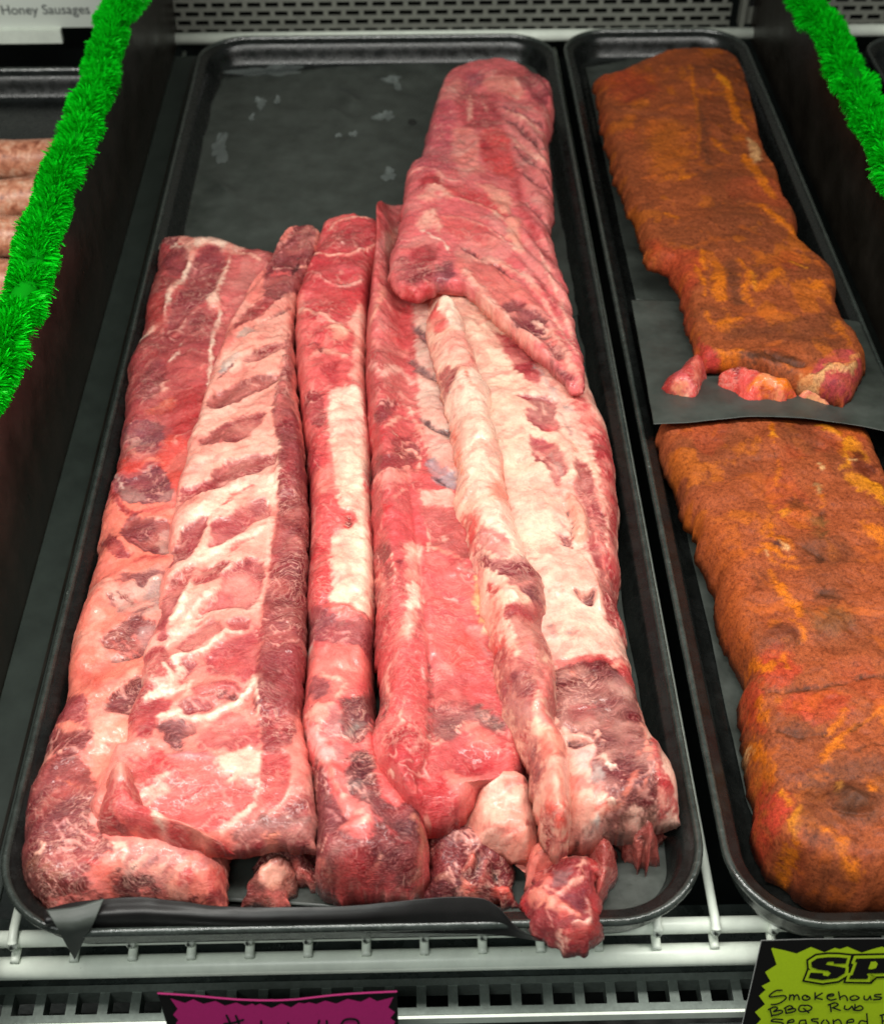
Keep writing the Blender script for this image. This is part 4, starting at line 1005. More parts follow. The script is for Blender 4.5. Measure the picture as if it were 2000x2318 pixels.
# 5 wide fat-covered rack on the right
r5 = meat('rib_rack', [(960, 676), (962, 740), (985, 800), (1010, 900), (1040, 1000), (1060, 1100), (1075, 1200), (1100, 1320), (1140, 1450), (1180, 1600), (1220, 1750), (1250, 1850), (1262, 1925)],
     [(1290, 760), (1316, 810), (1322, 860), (1344, 930), (1380, 1010), (1394, 1090), (1398, 1170), (1396, 1250), (1402, 1330), (1400, 1390), (1416, 1450), (1430, 1540), (1452, 1620), (1474, 1680), (1508, 1740), (1530, 1800), (1534, 1856)],
     [(960, 676), (1040, 650), (1160, 680), (1290, 760)],
     [(1262, 1925), (1310, 1925), (1400, 1905), (1480, 1885), (1534, 1856)],
     (-.004, -.002), (.024, .027), (248, 190, 172), r'''
I p 246,206,182 s3 h.4 : 660,700 800,620 960,700 1120,880 1300,1200 1500,1500 1700,1800 800,1800 780,1300 700,1000
I p 190,66,76 s2 : 1060,900 1180,940 1300,1050 1350,1180 1250,1180 1150,1060
I l 190,166,160 w26 s2 : 1300,1080 1400,1220 1500,1350
F p 176,64,76 s1.2 h-.7 : 640,120 700,60 600,-20 880,20 900,120 930,230 880,270 800,275 740,230 680,200
F l F w14 s1.4 : 780,30 800,110 760,170
F l F w20 s1.4 : 690,30 720,80
F l g w30 s1.5 : 930,120 960,200 1010,290
F p 214,66,74 s2 : 840,210 910,200 920,260 820,270
F p 184,72,80 s1.3 h-.6 : 690,300 830,350 900,380 980,500 980,590 930,640 930,690 880,690 830,600 760,500 700,440
F l 246,176,160 w22 s1.6 : 720,400 820,480 900,600
F l g w26 s1.6 : 850,420 900,520 930,620
F l F w60 s2 h.9 : 800,290 920,300 990,400 1010,520 1040,620 960,680
F l F w40 s2 h1.0 : 920,710 990,740 980,810 960,840
F l 240,140,120 w20 s2 : 1000,330 1060,450 1120,560
F p 172,60,66 s1.8 h-.4 : 1050,480 1160,580 1200,700 1260,900 1300,1150 1360,1500 1390,1800 1300,1780 1240,1500 1200,1280 1130,1140 1120,900 1040,700
F l 240,150,138 w16 s1.5 : 1180,700 1230,800 1270,890
F l 240,130,120 w12 s1.5 : 1200,1000 1260,1180 1290,1400
F l 240,150,138 w10 s1.2 : 1150,780 1170,900 1200,1050
F l 244,160,140 w20 s2 : 1120,400 1170,560 1200,680
F p 204,58,68 s3 : 1000,-20 1100,-30 1200,150 1330,400 1380,700 1390,900 1360,1180 1400,1500 1440,1900 1380,1850 1350,1500 1290,1250 1290,900 1220,600 1160,350
F p 250,150,136 s3 h.4 : 1080,130 1160,120 1200,240 1160,260
F l 246,140,130 w30 s4 a.7 : 1250,560 1280,700 1320,830
F l 160,40,52 w50 s4 a.7 : 1180,380 1280,440
F p 250,170,148 s1.2 h1.8 e.8 : 980,770 1060,810 1120,930 1130,1040 1100,1130 1030,1110 1020,980 1000,880
F l 90,24,34 w16 h-1.5 : 960,850 1010,960 1010,1080
F p 150,70,74 s1.2 h-.8 : 850,1010 920,1040 1000,1060 1010,1160 950,1130 900,1070
F l 70,20,28 w26 h-1.8 : 940,1130 1010,1160
F l 214,120,116 w12 s1.4 : 860,880 920,950 980,1030
F p 248,206,184 s4 : 480,700 700,650 860,800 900,1050 800,1250 650,1200 560,900
F l 190,150,140 w50 s6 a.5 : 580,880 660,890
F p F s4 h.5 : 800,1280 980,1200 1120,1250 1180,1400 1120,1480 960,1500 830,1500
F l F w30 h.8 s1.5 : 1060,1210 1160,1340 1220,1480 1230,1640
F p 112,30,44 s1 h-1.8 : 1030,1495 1100,1530 1200,1510 1200,1570 1160,1620 1080,1590
F l 226,110,98 w20 h-.8 s1.8 : 820,1530 860,1490 930,1500 970,1560
F p 244,186,166 s3 : 830,1560 1000,1550 1160,1640 1250,1800 1180,1900 900,1850 820,1700
F l 150,130,124 w40 s3 a.8 : 800,1750 850,1790 880,1870
F l 140,120,116 w30 s3 a.8 : 980,1820 1060,1840 1060,1900
F l 170,140,136 w10 : 1160,1770 1200,1850
F l F w60 s3 : 860,1960 1000,1940 1200,1920
F p 206,56,64 s1.4 h.4 : 900,2072 980,2030 1100,2000 1240,2000 1320,2072 1300,2110 900,2110
G p 120,36,44 s1.3 h.9 e1.5 : 600,60 700,20 900,0 1020,30 1120,150 1200,300 1230,500 1290,700 1310,860 1260,1000 1100,1110 900,1180 760,1260 700,1320 600,1330 760,1150 900,1050 940,900 880,820 840,700 860,580 760,520 680,440 620,400
G l 160,70,66 w40 s4 a.35 : 760,220 860,180 960,180
G l 214,120,100 w14 s1.3 : 680,60 760,110 860,110
G l 200,100,96 w12 s1.3 a.8 : 640,280 760,320 860,300
G l 200,120,110 w10 s1.3 a.8 : 700,420 800,420 900,360
G p 160,40,48 s2 a.7 : 680,350 760,310 860,340 840,380 740,400
G p 100,34,40 s1.2 h-.6 : 690,520 800,520 880,540 800,570 720,570
G l F w24 s1.5 h.6 : 680,490 780,510 860,540 900,500
G l F w10 : 880,480 900,530 940,550
G p 244,186,178 s1.6 h.5 : 720,620 780,570 870,590 840,680 840,760 760,700
G p 240,140,126 s2 h.5 : 720,760 840,740 830,800 780,840 720,860
G p 170,150,146 s2 : 860,680 920,700 940,800 880,830 860,760
G p 210,130,120 s1.6 h.4 : 860,820 940,800 940,860 860,900
G l f w30 s1.3 h.6 : 920,650 960,690 990,710
G p 240,166,148 s1.6 h.5 : 720,900 860,920 940,940 940,1010 860,1080 760,1160 700,1200 700,1000
G p 236,96,84 s1.6 h.5 : 860,980 930,930 950,990 900,1010
G p f s.8 h1.6 : 945,950 975,920 1015,940 1010,975 965,985
G l f w20 s1 h.7 : 930,1010 880,1080 850,1110
G l 210,196,190 w14 s1 h.6 : 900,1090 850,1150 780,1190
G l 60,24,28 w16 : 720,1220 800,1180 870,1140
G l 214,120,100 w12 s1.3 : 1140,760 1090,900 1000,980 920,1060
G l 214,120,100 w8 s1.3 : 1240,740 1200,880 1120,980
G l 200,100,86 w8 s1.3 : 1180,600 1160,720 1120,800
G p 206,60,66 s1.6 h.3 : 960,-20 1060,-30 1160,100 1180,280 1240,420 1260,560 1330,700 1400,860 1450,1050 1340,1110 1290,1060 1310,860 1280,680 1220,500 1180,300 1100,150
G l 246,140,120 w30 s1.5 h.3 : 1000,30 1100,180 1180,330 1240,600 1300,700
G l F w40 s2 : 1320,880 1330,980
G p 190,60,60 s2 : 1280,1060 1400,1000 1450,1040 1400,1100 1300,1130
G p 130,84,72 s2 : 900,1200 1060,1150 1200,1060 1240,1030 1290,1080 1200,1120 1060,1180 940,1230
''', label='widest raw rack, covered in cream fat with dark round muscle at front right', group=GR, r_edge=.016, endr=.014, flat=2.3, zs=(.6, .25, .12), lump=(.0028, 38, .0005, 120), seed=31)
fold = meat('rolled_border', [(975, 690), (962, 735), (978, 790), (992, 850), (1006, 920), (1020, 980), (1030, 1060), (1028, 1130), (1044, 1180), (1066, 1260), (1078, 1310), (1090, 1370), (1108, 1440), (1116, 1510), (1132, 1570), (1160, 1640), (1190, 1720), (1208, 1800), (1216, 1870), (1245, 1930)],
     [(1040, 700), (1060, 760), (1080, 820), (1110, 880), (1112, 930), (1130, 1000), (1142, 1060), (1150, 1120), (1172, 1190), (1200, 1270), (1232, 1310), (1238, 1370), (1236, 1440), (1256, 1500), (1262, 1580), (1258, 1640), (1286, 1690), (1292, 1750), (1292, 1830), (1292, 1880), (1285, 1920)],
     [(975, 690), (1005, 680), (1040, 700)], [(1245, 1930), (1262, 1940), (1285, 1920)],
     (.024, .016), (.036, .040), (246, 190, 166), r'''
I p 250,206,180 s3 h.5 : 720,620 900,620 900,760 820,800 760,760
I l f w50 s1.5 h1.2 : 740,650 800,690 880,660 930,650
I l 214,90,76 w14 h-1 : 860,640 900,680 870,710
I p 222,80,80 s2 : 670,780 740,700 760,760 840,840 740,910 690,860
I p f s1.6 h.6 : 740,700 900,740 1060,860 1030,930 900,930 830,860 760,800
I l 236,120,104 w20 s2 : 890,800 920,860 990,860
I l 226,140,110 w30 s2 : 930,880 1000,900 1060,880
I p F s3 : 720,960 880,900 1100,960 1100,1180 900,1100 740,1110
I l 226,100,100 w30 s3 : 900,1090 980,1060
I p 170,60,68 s1.3 h-.6 : 745,1120 860,1100 820,1200 830,1260 770,1280 760,1200
I p f s3 : 860,1120 1000,1160 1150,1240 1250,1330 1200,1500 1050,1420 850,1400 800,1300
I l 232,130,110 w20 s2 : 860,1120 900,1110 940,1200 980,1210
F p 250,210,188 s3 : 30,60 300,30 430,300 480,500 430,700 300,760 130,600 100,300
F l 244,120,86 w26 s2.5 : 470,380 490,520 490,640 530,760 570,900
F l 246,150,116 w34 s3 : 110,560 160,580
F l 240,110,86 w26 s3 a.8 : 60,260 110,330 120,440 100,600
F p 238,120,100 s5 a.8 : 380,660 480,700 540,820 500,900 420,830 360,760
F p f s2.5 h.4 : 240,880 400,830 540,900 600,1020 680,1180 730,1330 640,1280 560,1240 540,1140 400,1040 260,980
F l y w14 s1.5 : 540,860 560,950
F p 228,66,66 s1.6 h.2 : 165,910 240,910 290,970 270,1080 310,1160 230,1200 180,1040
F p 200,100,100 s1.6 h-.2 : 280,1010 420,1040 540,1120 545,1240 470,1260 360,1200 280,1120
F l 238,170,165 w8 : 320,1060 420,1100 500,1180
F p 158,62,70 s1.6 : 260,1180 400,1260 560,1250 680,1310 780,1400 800,1500 820,1640 770,1760 700,1600 600,1500 480,1400 340,1340
F l 236,150,140 w14 s1.4 h.3 : 250,1250 330,1400 460,1490 540,1520
F l 236,150,140 w10 s1.3 h.3 : 520,1510 600,1460 680,1430
F p f s1.2 h.8 : 500,1500 560,1510 600,1560 605,1610 560,1590 520,1550
F p 210,60,60 s1.5 : 360,1460 430,1480 420,1580 370,1560
F p 120,44,56 s2 : 640,1500 740,1480 760,1560 680,1580
F p 246,160,140 s1.8 h.4 : 400,1560 440,1640 490,1740 540,1850 570,2000 520,1960 430,1800 400,1700
F p 180,60,64 s2 : 480,1640 700,1600 800,1700 820,1850 860,2072 620,2072 580,1900 500,1740
F l 230,130,128 w8 : 640,1860 700,1960 760,2072
F p 222,70,64 s2 : 400,1830 480,1880 540,2000 560,2100 400,2100
G p 178,62,66 s1.8 : 190,-20 380,-40 560,0 610,40 600,200 620,400 560,340 500,200 460,360 440,500 320,420 230,200
G l 190,120,124 w60 s4 a.7 : 270,150 330,260 420,360
G p 150,60,66 s3 : 300,80 420,60 460,180 380,240
G p 242,130,122 s1.8 h.6 : 520,40 600,30 600,130 540,250 540,330 600,400 640,470 620,520 540,440 480,350 470,280 500,160
G p 246,150,130 s2 h1.0 : 470,470 560,440 640,470 700,560 720,640 710,760 720,880 650,980 540,950 520,760 520,600
G l 214,80,66 w16 s2 h-.5 : 520,520 600,640 690,720
G l 230,90,76 w60 s4 a.7 : 640,480 700,600 700,720
G l F w50 s4 a.8 : 560,820 620,880 590,930
G p 190,70,70 s2 h-.3 : 400,480 460,470 510,580 520,720 500,880 450,780 400,640
G p 120,70,80 s3 a.7 : 440,560 500,600 500,760 470,700
G p 232,90,76 s1.6 h1.2 : 480,1060 500,960 580,940 640,980 710,960 720,1050 700,1130 640,1180 560,1190 490,1120
G l 180,50,50 w10 h-1 : 540,1000 580,1040 640,1060 
G l F w24 s2 h.4 : 620,1020 690,1060 700,1090
G p 176,54,56 s2 : 500,1130 600,1200 680,1230 660,1300 580,1290 520,1200
G l b w26 s2 : 620,1260 680,1250 670,1300
''', parent=r5, r_edge=.012, endr=.010, zs=(.6, .42, .2), lump=(.0024, 55, .0006, 140), seed=35)

# 6 tall rack at the back right, lying over the wide one
def sw6(s, q): return .0011*np.sin(2*pi*(s*12-q*2.0+.25*np.sin(s*17)))*np.clip((q-.50)*4, .12, 1)+.006*np.exp(-((s-.62)/.14)**2)*np.exp(-((q-.2)/.3)**2)
r6 = meat('rib_rack', [(1004, 182), (986, 240), (968, 300), (950, 370), (922, 400), (914, 450), (905, 520), (892, 560), (880, 610), (888, 650), (912, 668)],
     [(1250, 205), (1254, 260), (1240, 330), (1248, 400), (1252, 470), (1248, 540), (1262, 590), (1282, 660), (1296, 720), (1312, 780), (1324, 850), (1320, 880)],
     [(1004, 182), (1040, 158), (1100, 148), (1160, 152), (1210, 176), (1250, 205)],
     [(912, 668), (950, 676), (1000, 650), (1060, 668), (1120, 725), (1180, 775), (1240, 830), (1290, 880), (1320, 880)],
     (.008, .029), (.028, .039), (234, 112, 116), r'''
H p 206,84,96 s2 h-.4 : 490,250 560,190 650,200 660,300 600,360 520,400 450,440 480,330
H p 170,80,100 s3 a.8 : 540,240 640,210 660,290 560,320
H p 236,140,134 s3 : 340,380 480,260 480,400 430,450 330,430
H p 240,150,136 s2 : 680,260 900,250 980,300 980,420 780,380 680,320
H p 172,58,76 s1.6 h.4 : 940,260 1060,230 1180,280 1230,340 1220,420 1140,480 1090,460 1040,380 960,350
H p 205,84,86 s3 : 740,200 960,210 1000,250 800,240
H p 214,88,104 s3 : 300,480 440,460 440,700 440,960 160,1000 220,700
H p 200,66,78 s2.5 : 450,440 600,380 760,400 820,520 820,640 700,660 560,660 480,560
H l F w24 s2 : 560,400 570,480 560,600
H l F w18 s2 : 660,440 690,520
H p 246,150,140 s3 : 430,660 560,650 640,740 640,900 680,1000 560,1020 430,900
H l 150,90,84 w20 s2 : 480,740 510,790
H l 170,100,96 w10 s2 : 520,940 590,890 
H p 222,70,72 s2.5 : 640,700 760,640 860,700 920,860 940,1010 800,1020 700,960 660,860
H p 196,44,60 s2 : 640,740 700,740 720,820 660,800
H p 226,128,126 s3 : 780,450 1040,480 1150,700 1200,1000 1210,1500 1100,1300 960,1050 860,700
H l 160,80,90 w44 h-1.0 s1.6 : 800,470 940,520 1080,600 1130,650
H l 130,64,72 w44 h-1.2 s1.6 : 860,590 980,680 1100,800 1180,860
H l 140,64,72 w44 h-1.2 s1.8 : 930,800 1040,920 1190,1010
H l 140,54,66 w44 h-1.2 s1.8 : 940,980 1080,1090 1210,1220
H l 150,60,68 w36 h-1.0 s1.8 : 1000,1230 1100,1330 1220,1500
H l F w40 h.5 s2.5 : 860,520 1000,590 1140,720
H l F w44 h.5 s2.5 : 900,740 1030,860 1180,960
H l 196,56,66 w60 s3 : 930,1060 960,1250 1050,1420 1120,1600 1200,1700
H l 196,60,70 w40 s3 : 900,930 960,1030
H p F s2.5 h.4 : 250,1040 330,1020 360,1120 440,1130 400,1200 320,1160 250,1230 170,1200 220,1120
H p 206,60,70 s2 h.3 : 160,1050 260,1000 330,1050 330,1110 240,1100 180,1140
H l 246,160,150 w24 s2 h.6 : 100,1010 200,970 320,1000 400,1060 520,1070
H p 220,70,76 s2.5 : 360,1100 560,1120 760,1200 860,1310 840,1350 640,1260 420,1180
H p 248,170,150 s1.6 h.6 : 610,1080 740,1110 870,1160 880,1220 870,1330 780,1280 700,1170
H p 226,96,96 s3 : 340,1350 560,1370 740,1450 800,1560 700,1600 480,1520 360,1450
H l 246,170,150 w22 h.6 s1.5 : 400,1200 560,1230 740,1300 860,1420 950,1560
H l 246,170,155 w18 h.6 s1.5 : 340,1340 520,1360 700,1430 820,1520 940,1620
H p 246,166,146 s2 h.4 : 840,1360 940,1360 960,1500 980,1640 880,1560
H l F w40 s2 h.5 : 270,1290 310,1400 330,1480
H p F s3 : 160,1360 260,1300 290,1400 180,1440
H l f w12 h.3 : 200,1460 280,1510 360,1560 400,1640
H p 190,46,60 s3 : 120,1600 280,1560 300,1680 200,1740 100,1700
H l 110,30,40 w18 h-1.2 s1.4 : 520,1600 660,1680 800,1780 900,1880
H p 148,62,76 s2.5 h.2 : 260,1820 300,1740 420,1700 450,1800 380,1880 300,1890
H p 160,50,62 s3 : 0,1650 120,1700 280,1760 280,1880 100,1880 0,1820
H l b w50 s3 h.4 : 60,1930 160,1950 260,1880
I l 206,40,50 w40 s3 : 540,660 620,670 700,640
I p 232,124,116 s2.5 : 840,430 1000,470 1150,560 1300,700 1400,860 1560,1100 1590,1180 1480,1130 1300,900 1100,780 960,640 860,540
I l F w50 s2 h.8 : 900,540 980,640 1080,760 1200,860 1330,960
I l F w30 s2 h.8 : 960,700 1080,790 1200,900 1300,1000
I l 226,90,86 w16 s2 : 940,560 980,620 
I l 226,90,86 w16 s2 : 1020,580 1080,620
I l F w36 s2 h.6 : 960,470 1100,500 1240,580 1330,660
I l 120,36,48 w14 h-1.0 : 880,410 1000,470 1130,550 1200,600
I p 146,52,64 s1.5 h-.8 : 1110,740 1180,700 1250,720 1220,760 1150,780
I p 128,44,58 s1.5 h-.9 : 1160,820 1260,760 1350,800 1400,900 1370,940 1260,900 1180,880
I l F w14 s1.2 : 1350,900 1440,930 1500,960
I p 146,50,62 s2 h-.6 : 1370,960 1480,980 1480,1040 1400,1030
I p 140,56,66 s2 h-.6 : 1350,1060 1440,1080 1540,1160 1500,1210 1420,1160
I l F w24 s2 h.5 : 1300,820 1400,900 1500,1060 1560,1200
I l F w22 s2 h.5 : 1250,600 1400,780 1500,960 1580,1080
I l 200,74,80 w30 s2 : 1300,560 1400,720 1480,860
I l F w18 s2 h.4 : 1330,440 1420,640 1480,800 1530,960
I l 186,70,80 w20 s2 h-.6 : 1280,320 1350,440 1440,560
''', label='tall raw rack reaching farthest back, lying over the widest rack', group=GR, r_edge=.010, endr=.007, flat=2.4, zs=(.6, .35, .35), zfun=sw6, lump=(.0016, 36, .0005, 120), seed=41, fsoft=1.2)

# loose ends seen under the fronts of the racks
GL = 'meat ends showing under the racks at the front'
meat('bone_end', [(600, 1945), (560, 1985), (543, 2020), (540, 2056)], [(690, 1950), (680, 1990), (664, 2020), (655, 2058)], [(600, 1945), (640, 1935), (690, 1950)], [(540, 2056), (600, 2060), (655, 2058)],
     FL, .002, (150, 84, 76), r'''
C p 150,60,62 s2 : 1380,1270 1460,1250 1500,1330 1480,1420 1380,1420
C p 232,150,130 s2 : 1500,1220 1640,1180 1690,1240 1640,1300 1540,1300
C l 110,40,46 w14 : 1500,1300 1570,1310 1620,1330
C p 220,110,104 s2 : 1500,1340 1660,1330 1650,1420 1520,1420
''', label='small round bone end in the dark gap under the second rack', cat='meat piece', group=GL, r_edge=.014, zs=(.6, .3, .1), lump=(.004, 70, .0012, 200), wobble=.0035, seed=51)
meat('meat_piece', [(900, 1830), (940, 1900), (960, 1980), (940, 2052)], [(1120, 1860), (1140, 1920), (1164, 1990), (1176, 2046)], [(900, 1830), (1000, 1850), (1120, 1860)], [(940, 2052), (1000, 2050), (1084, 2052), (1176, 2046)],
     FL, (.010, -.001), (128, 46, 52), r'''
E p 150,50,56 s3 : 1120,1500 1300,1400 1380,1560 1340,1700 1200,1740
E l 232,120,104 w60 s1.6 h1.5 : 1450,1500 1420,1580 1350,1680
E l 190,90,84 w50 s1.6 h1.3 : 1560,1560 1540,1680 1510,1740
E p 120,66,74 s3 : 1100,1840 1200,1740 1320,1700 1380,1760 1360,1850
E l 190,130,110 w24 s2 : 1150,1720 1240,1680
E p 244,140,120 s1.4 h.8 : 1360,1720 1420,1730 1500,1820 1500,1850 1380,1850
E l b w24 : 1400,1800 1450,1790
E p 240,104,92 s1.4 h.8 : 1600,1800 1727,1770 1760,1860 1610,1860
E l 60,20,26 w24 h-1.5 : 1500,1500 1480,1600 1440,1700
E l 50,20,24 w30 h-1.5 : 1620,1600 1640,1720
''', label='torn red meat end in the shadow below the fourth rack, with pale frayed strands', cat='meat piece', group=GL, r_edge=.018, zs=(.6, .3, .1), wobble=.0035, seed=55, lump=(.0025, 60, .0012, 160))
meat('bone_end', [(1176, 1912), (1190, 1950), (1188, 1985)], [(1290, 1925), (1300, 1960), (1230, 2000)], [(1176, 1912), (1230, 1905), (1290, 1925)], [(1188, 1985), (1205, 1992), (1230, 2000)],
     (-.01, -.012), .010, (240, 130, 118), r'''
G l 246,150,130 w60 s3 : 440,1230 560,1300 680,1380
G l 180,70,70 w26 s2 : 480,1290 600,1360
''', label='pink knob of meat joining the fourth rack to the drooping front piece', cat='meat piece', group=GL, r_edge=.012, zs=(.6, .4, .2), lump=(.003, 80, .001, 200), wobble=.0035, seed=57)
meat('meat_piece', [(1040, 1700), (1060, 1800), (1110, 1905), (1190, 1955)], [(1330, 1760), (1330, 1850), (1330, 1930)], [(1040, 1700), (1180, 1710), (1330, 1760)], [(1190, 1955), (1260, 1960), (1330, 1930)],
     (-.014, -.016), (.002, -.002), (150, 52, 56), r'''
S l F w14 h1 : 1130,1850 1200,1890 1250,1930
S l 214,110,100 w20 h1 : 1190,1800 1215,1860 1230,1900
S p 110,38,44 s2 : 1040,1720 1120,1720 1100,1790 1050,1780
''', label='dark red layer of meat glimpsed under the rolled border and the fat lump', cat='meat piece', group=GL, r_edge=.012, zs=(.6, .4, .2), lump=(.003, 70, .0012, 200), wobble=.0035, seed=69)
meat('rib_end', [(1215, 1940), (1205, 2000), (1182, 2012), (1178, 2035), (1192, 2062), (1215, 2095), (1262, 2122)], [(1330, 1925), (1352, 1960), (1355, 2010), (1352, 2070), (1358, 2110), (1346, 2130)],
     [(1215, 1940), (1270, 1925), (1330, 1925)], [(1262, 2122), (1275, 2138), (1300, 2150), (1330, 2142), (1346, 2130)],
     (-.006, -.004), (.006, .018), (172, 60, 66), r'''
G p 150,110,112 s2 : 590,1400 680,1380 740,1400 700,1480 580,1500 580,1440
G l 100,50,60 w10 : 600,1440 660,1460 720,1420
G l F w34 s1.3 h.8 : 800,1330 760,1420 700,1490 620,1530 520,1500
G p 240,120,108 s1.6 h.6 : 470,1400 560,1400 580,1460 530,1500 490,1480
G p 244,150,130 s1.5 h.9 : 430,1530 500,1510 620,1570 700,1640 770,1680 740,1720 640,1680 500,1620 440,1600
G l b w30 s2.5 : 640,1680 700,1700 
G l b w30 s2.5 : 420,1530 390,1580 420,1620
G p 146,60,76 s2 : 620,1580 760,1520 820,1500 820,1600 780,1660 680,1600
G l f w22 s1.2 h.7 : 830,1580 840,1640 820,1740 760,1750
G p f s1 h.8 : 730,1755 760,1745 775,1765 740,1780
G p 205,66,66 s2 : 800,1300 880,1340 900,1460 890,1600 900,1760 860,1780 850,1600 860,1440
G p 212,70,68 s2 h.4 : 660,1830 760,1780 880,1780 905,1830 860,1890 740,1920 660,1880
G l F w14 s1.3 : 640,1820 650,1860 700,1910
''', label='rib end drooping over the front rim of the tray onto the white rails', cat='meat piece', group=GL, r_edge=.014, endr=.013, zs=(.6, .35, .2), lump=(.0020, 60, .0005, 150), wobble=.0035, seed=61)
meat('meat_piece', [(1300, 1905), (1330, 1960), (1345, 2050)], [(1390, 1890), (1392, 1960), (1378, 2010), (1356, 2058)], [(1300, 1905), (1340, 1890), (1390, 1890)], [(1345, 2050), (1350, 2060), (1356, 2058)],
     FL+.002, .006, (186, 76, 72), '', label='dull red strip of meat just right of the drooping rib end', cat='meat piece', group=GL, r_edge=.013, zs=(.6, .3, .2), lump=(.003, 80, .001, 200), wobble=.0035, seed=63)
meat('meat_piece', [(1375, 1885), (1398, 1915), (1412, 1942)], [(1522, 1856), (1504, 1884), (1490, 1897), (1493, 1928), (1484, 1962)], [(1375, 1885), (1450, 1865), (1522, 1856)], [(1412, 1942), (1425, 1948), (1433, 1970), (1450, 1956), (1462, 1974), (1470, 1955), (1484, 1962)],
     FL+.001, .010, (170, 76, 70), r'''
G l 110,70,60 w40 s3 : 1060,1180 1160,1100 1260,1060
G p 200,100,88 s3 : 1040,1280 1160,1240 1280,1200 1240,1330 1180,1380
G l 225,130,118 w12 s1.3 h.6 : 1080,1300 1160,1340 1220,1360
G l 110,50,46 w12 h-.8 : 1160,1200 1240,1180
''', label='ragged brownish red meat end under the front right corner of the widest rack', cat='meat piece', group=GL, r_edge=.014, zs=(.6, .3, .1), lump=(.003, 90, .0015, 220), wobble=.0035, seed=65)

meat('meat_piece', [(570, 1915), (590, 1960), (600, 2000)], [(735, 1900), (725, 1960), (720, 2030)], [(570, 1915), (650, 1900), (735, 1900)], [(600, 2000), (650, 1990), (690, 2020), (720, 2030)],
     FL, .000, (120, 44, 48), r'''
S l 196,90,84 w14 h1 : 660,1960 700,1990 712,2025
S l F w9 h1 : 610,1975 650,1965
''', label='dark red scrap of meat deep in the gap between the second and third racks', cat='meat piece', group=GL, r_edge=.010, zs=(.6, .3, .1), lump=(.004, 90, .0015, 220), wobble=.005, seed=67)
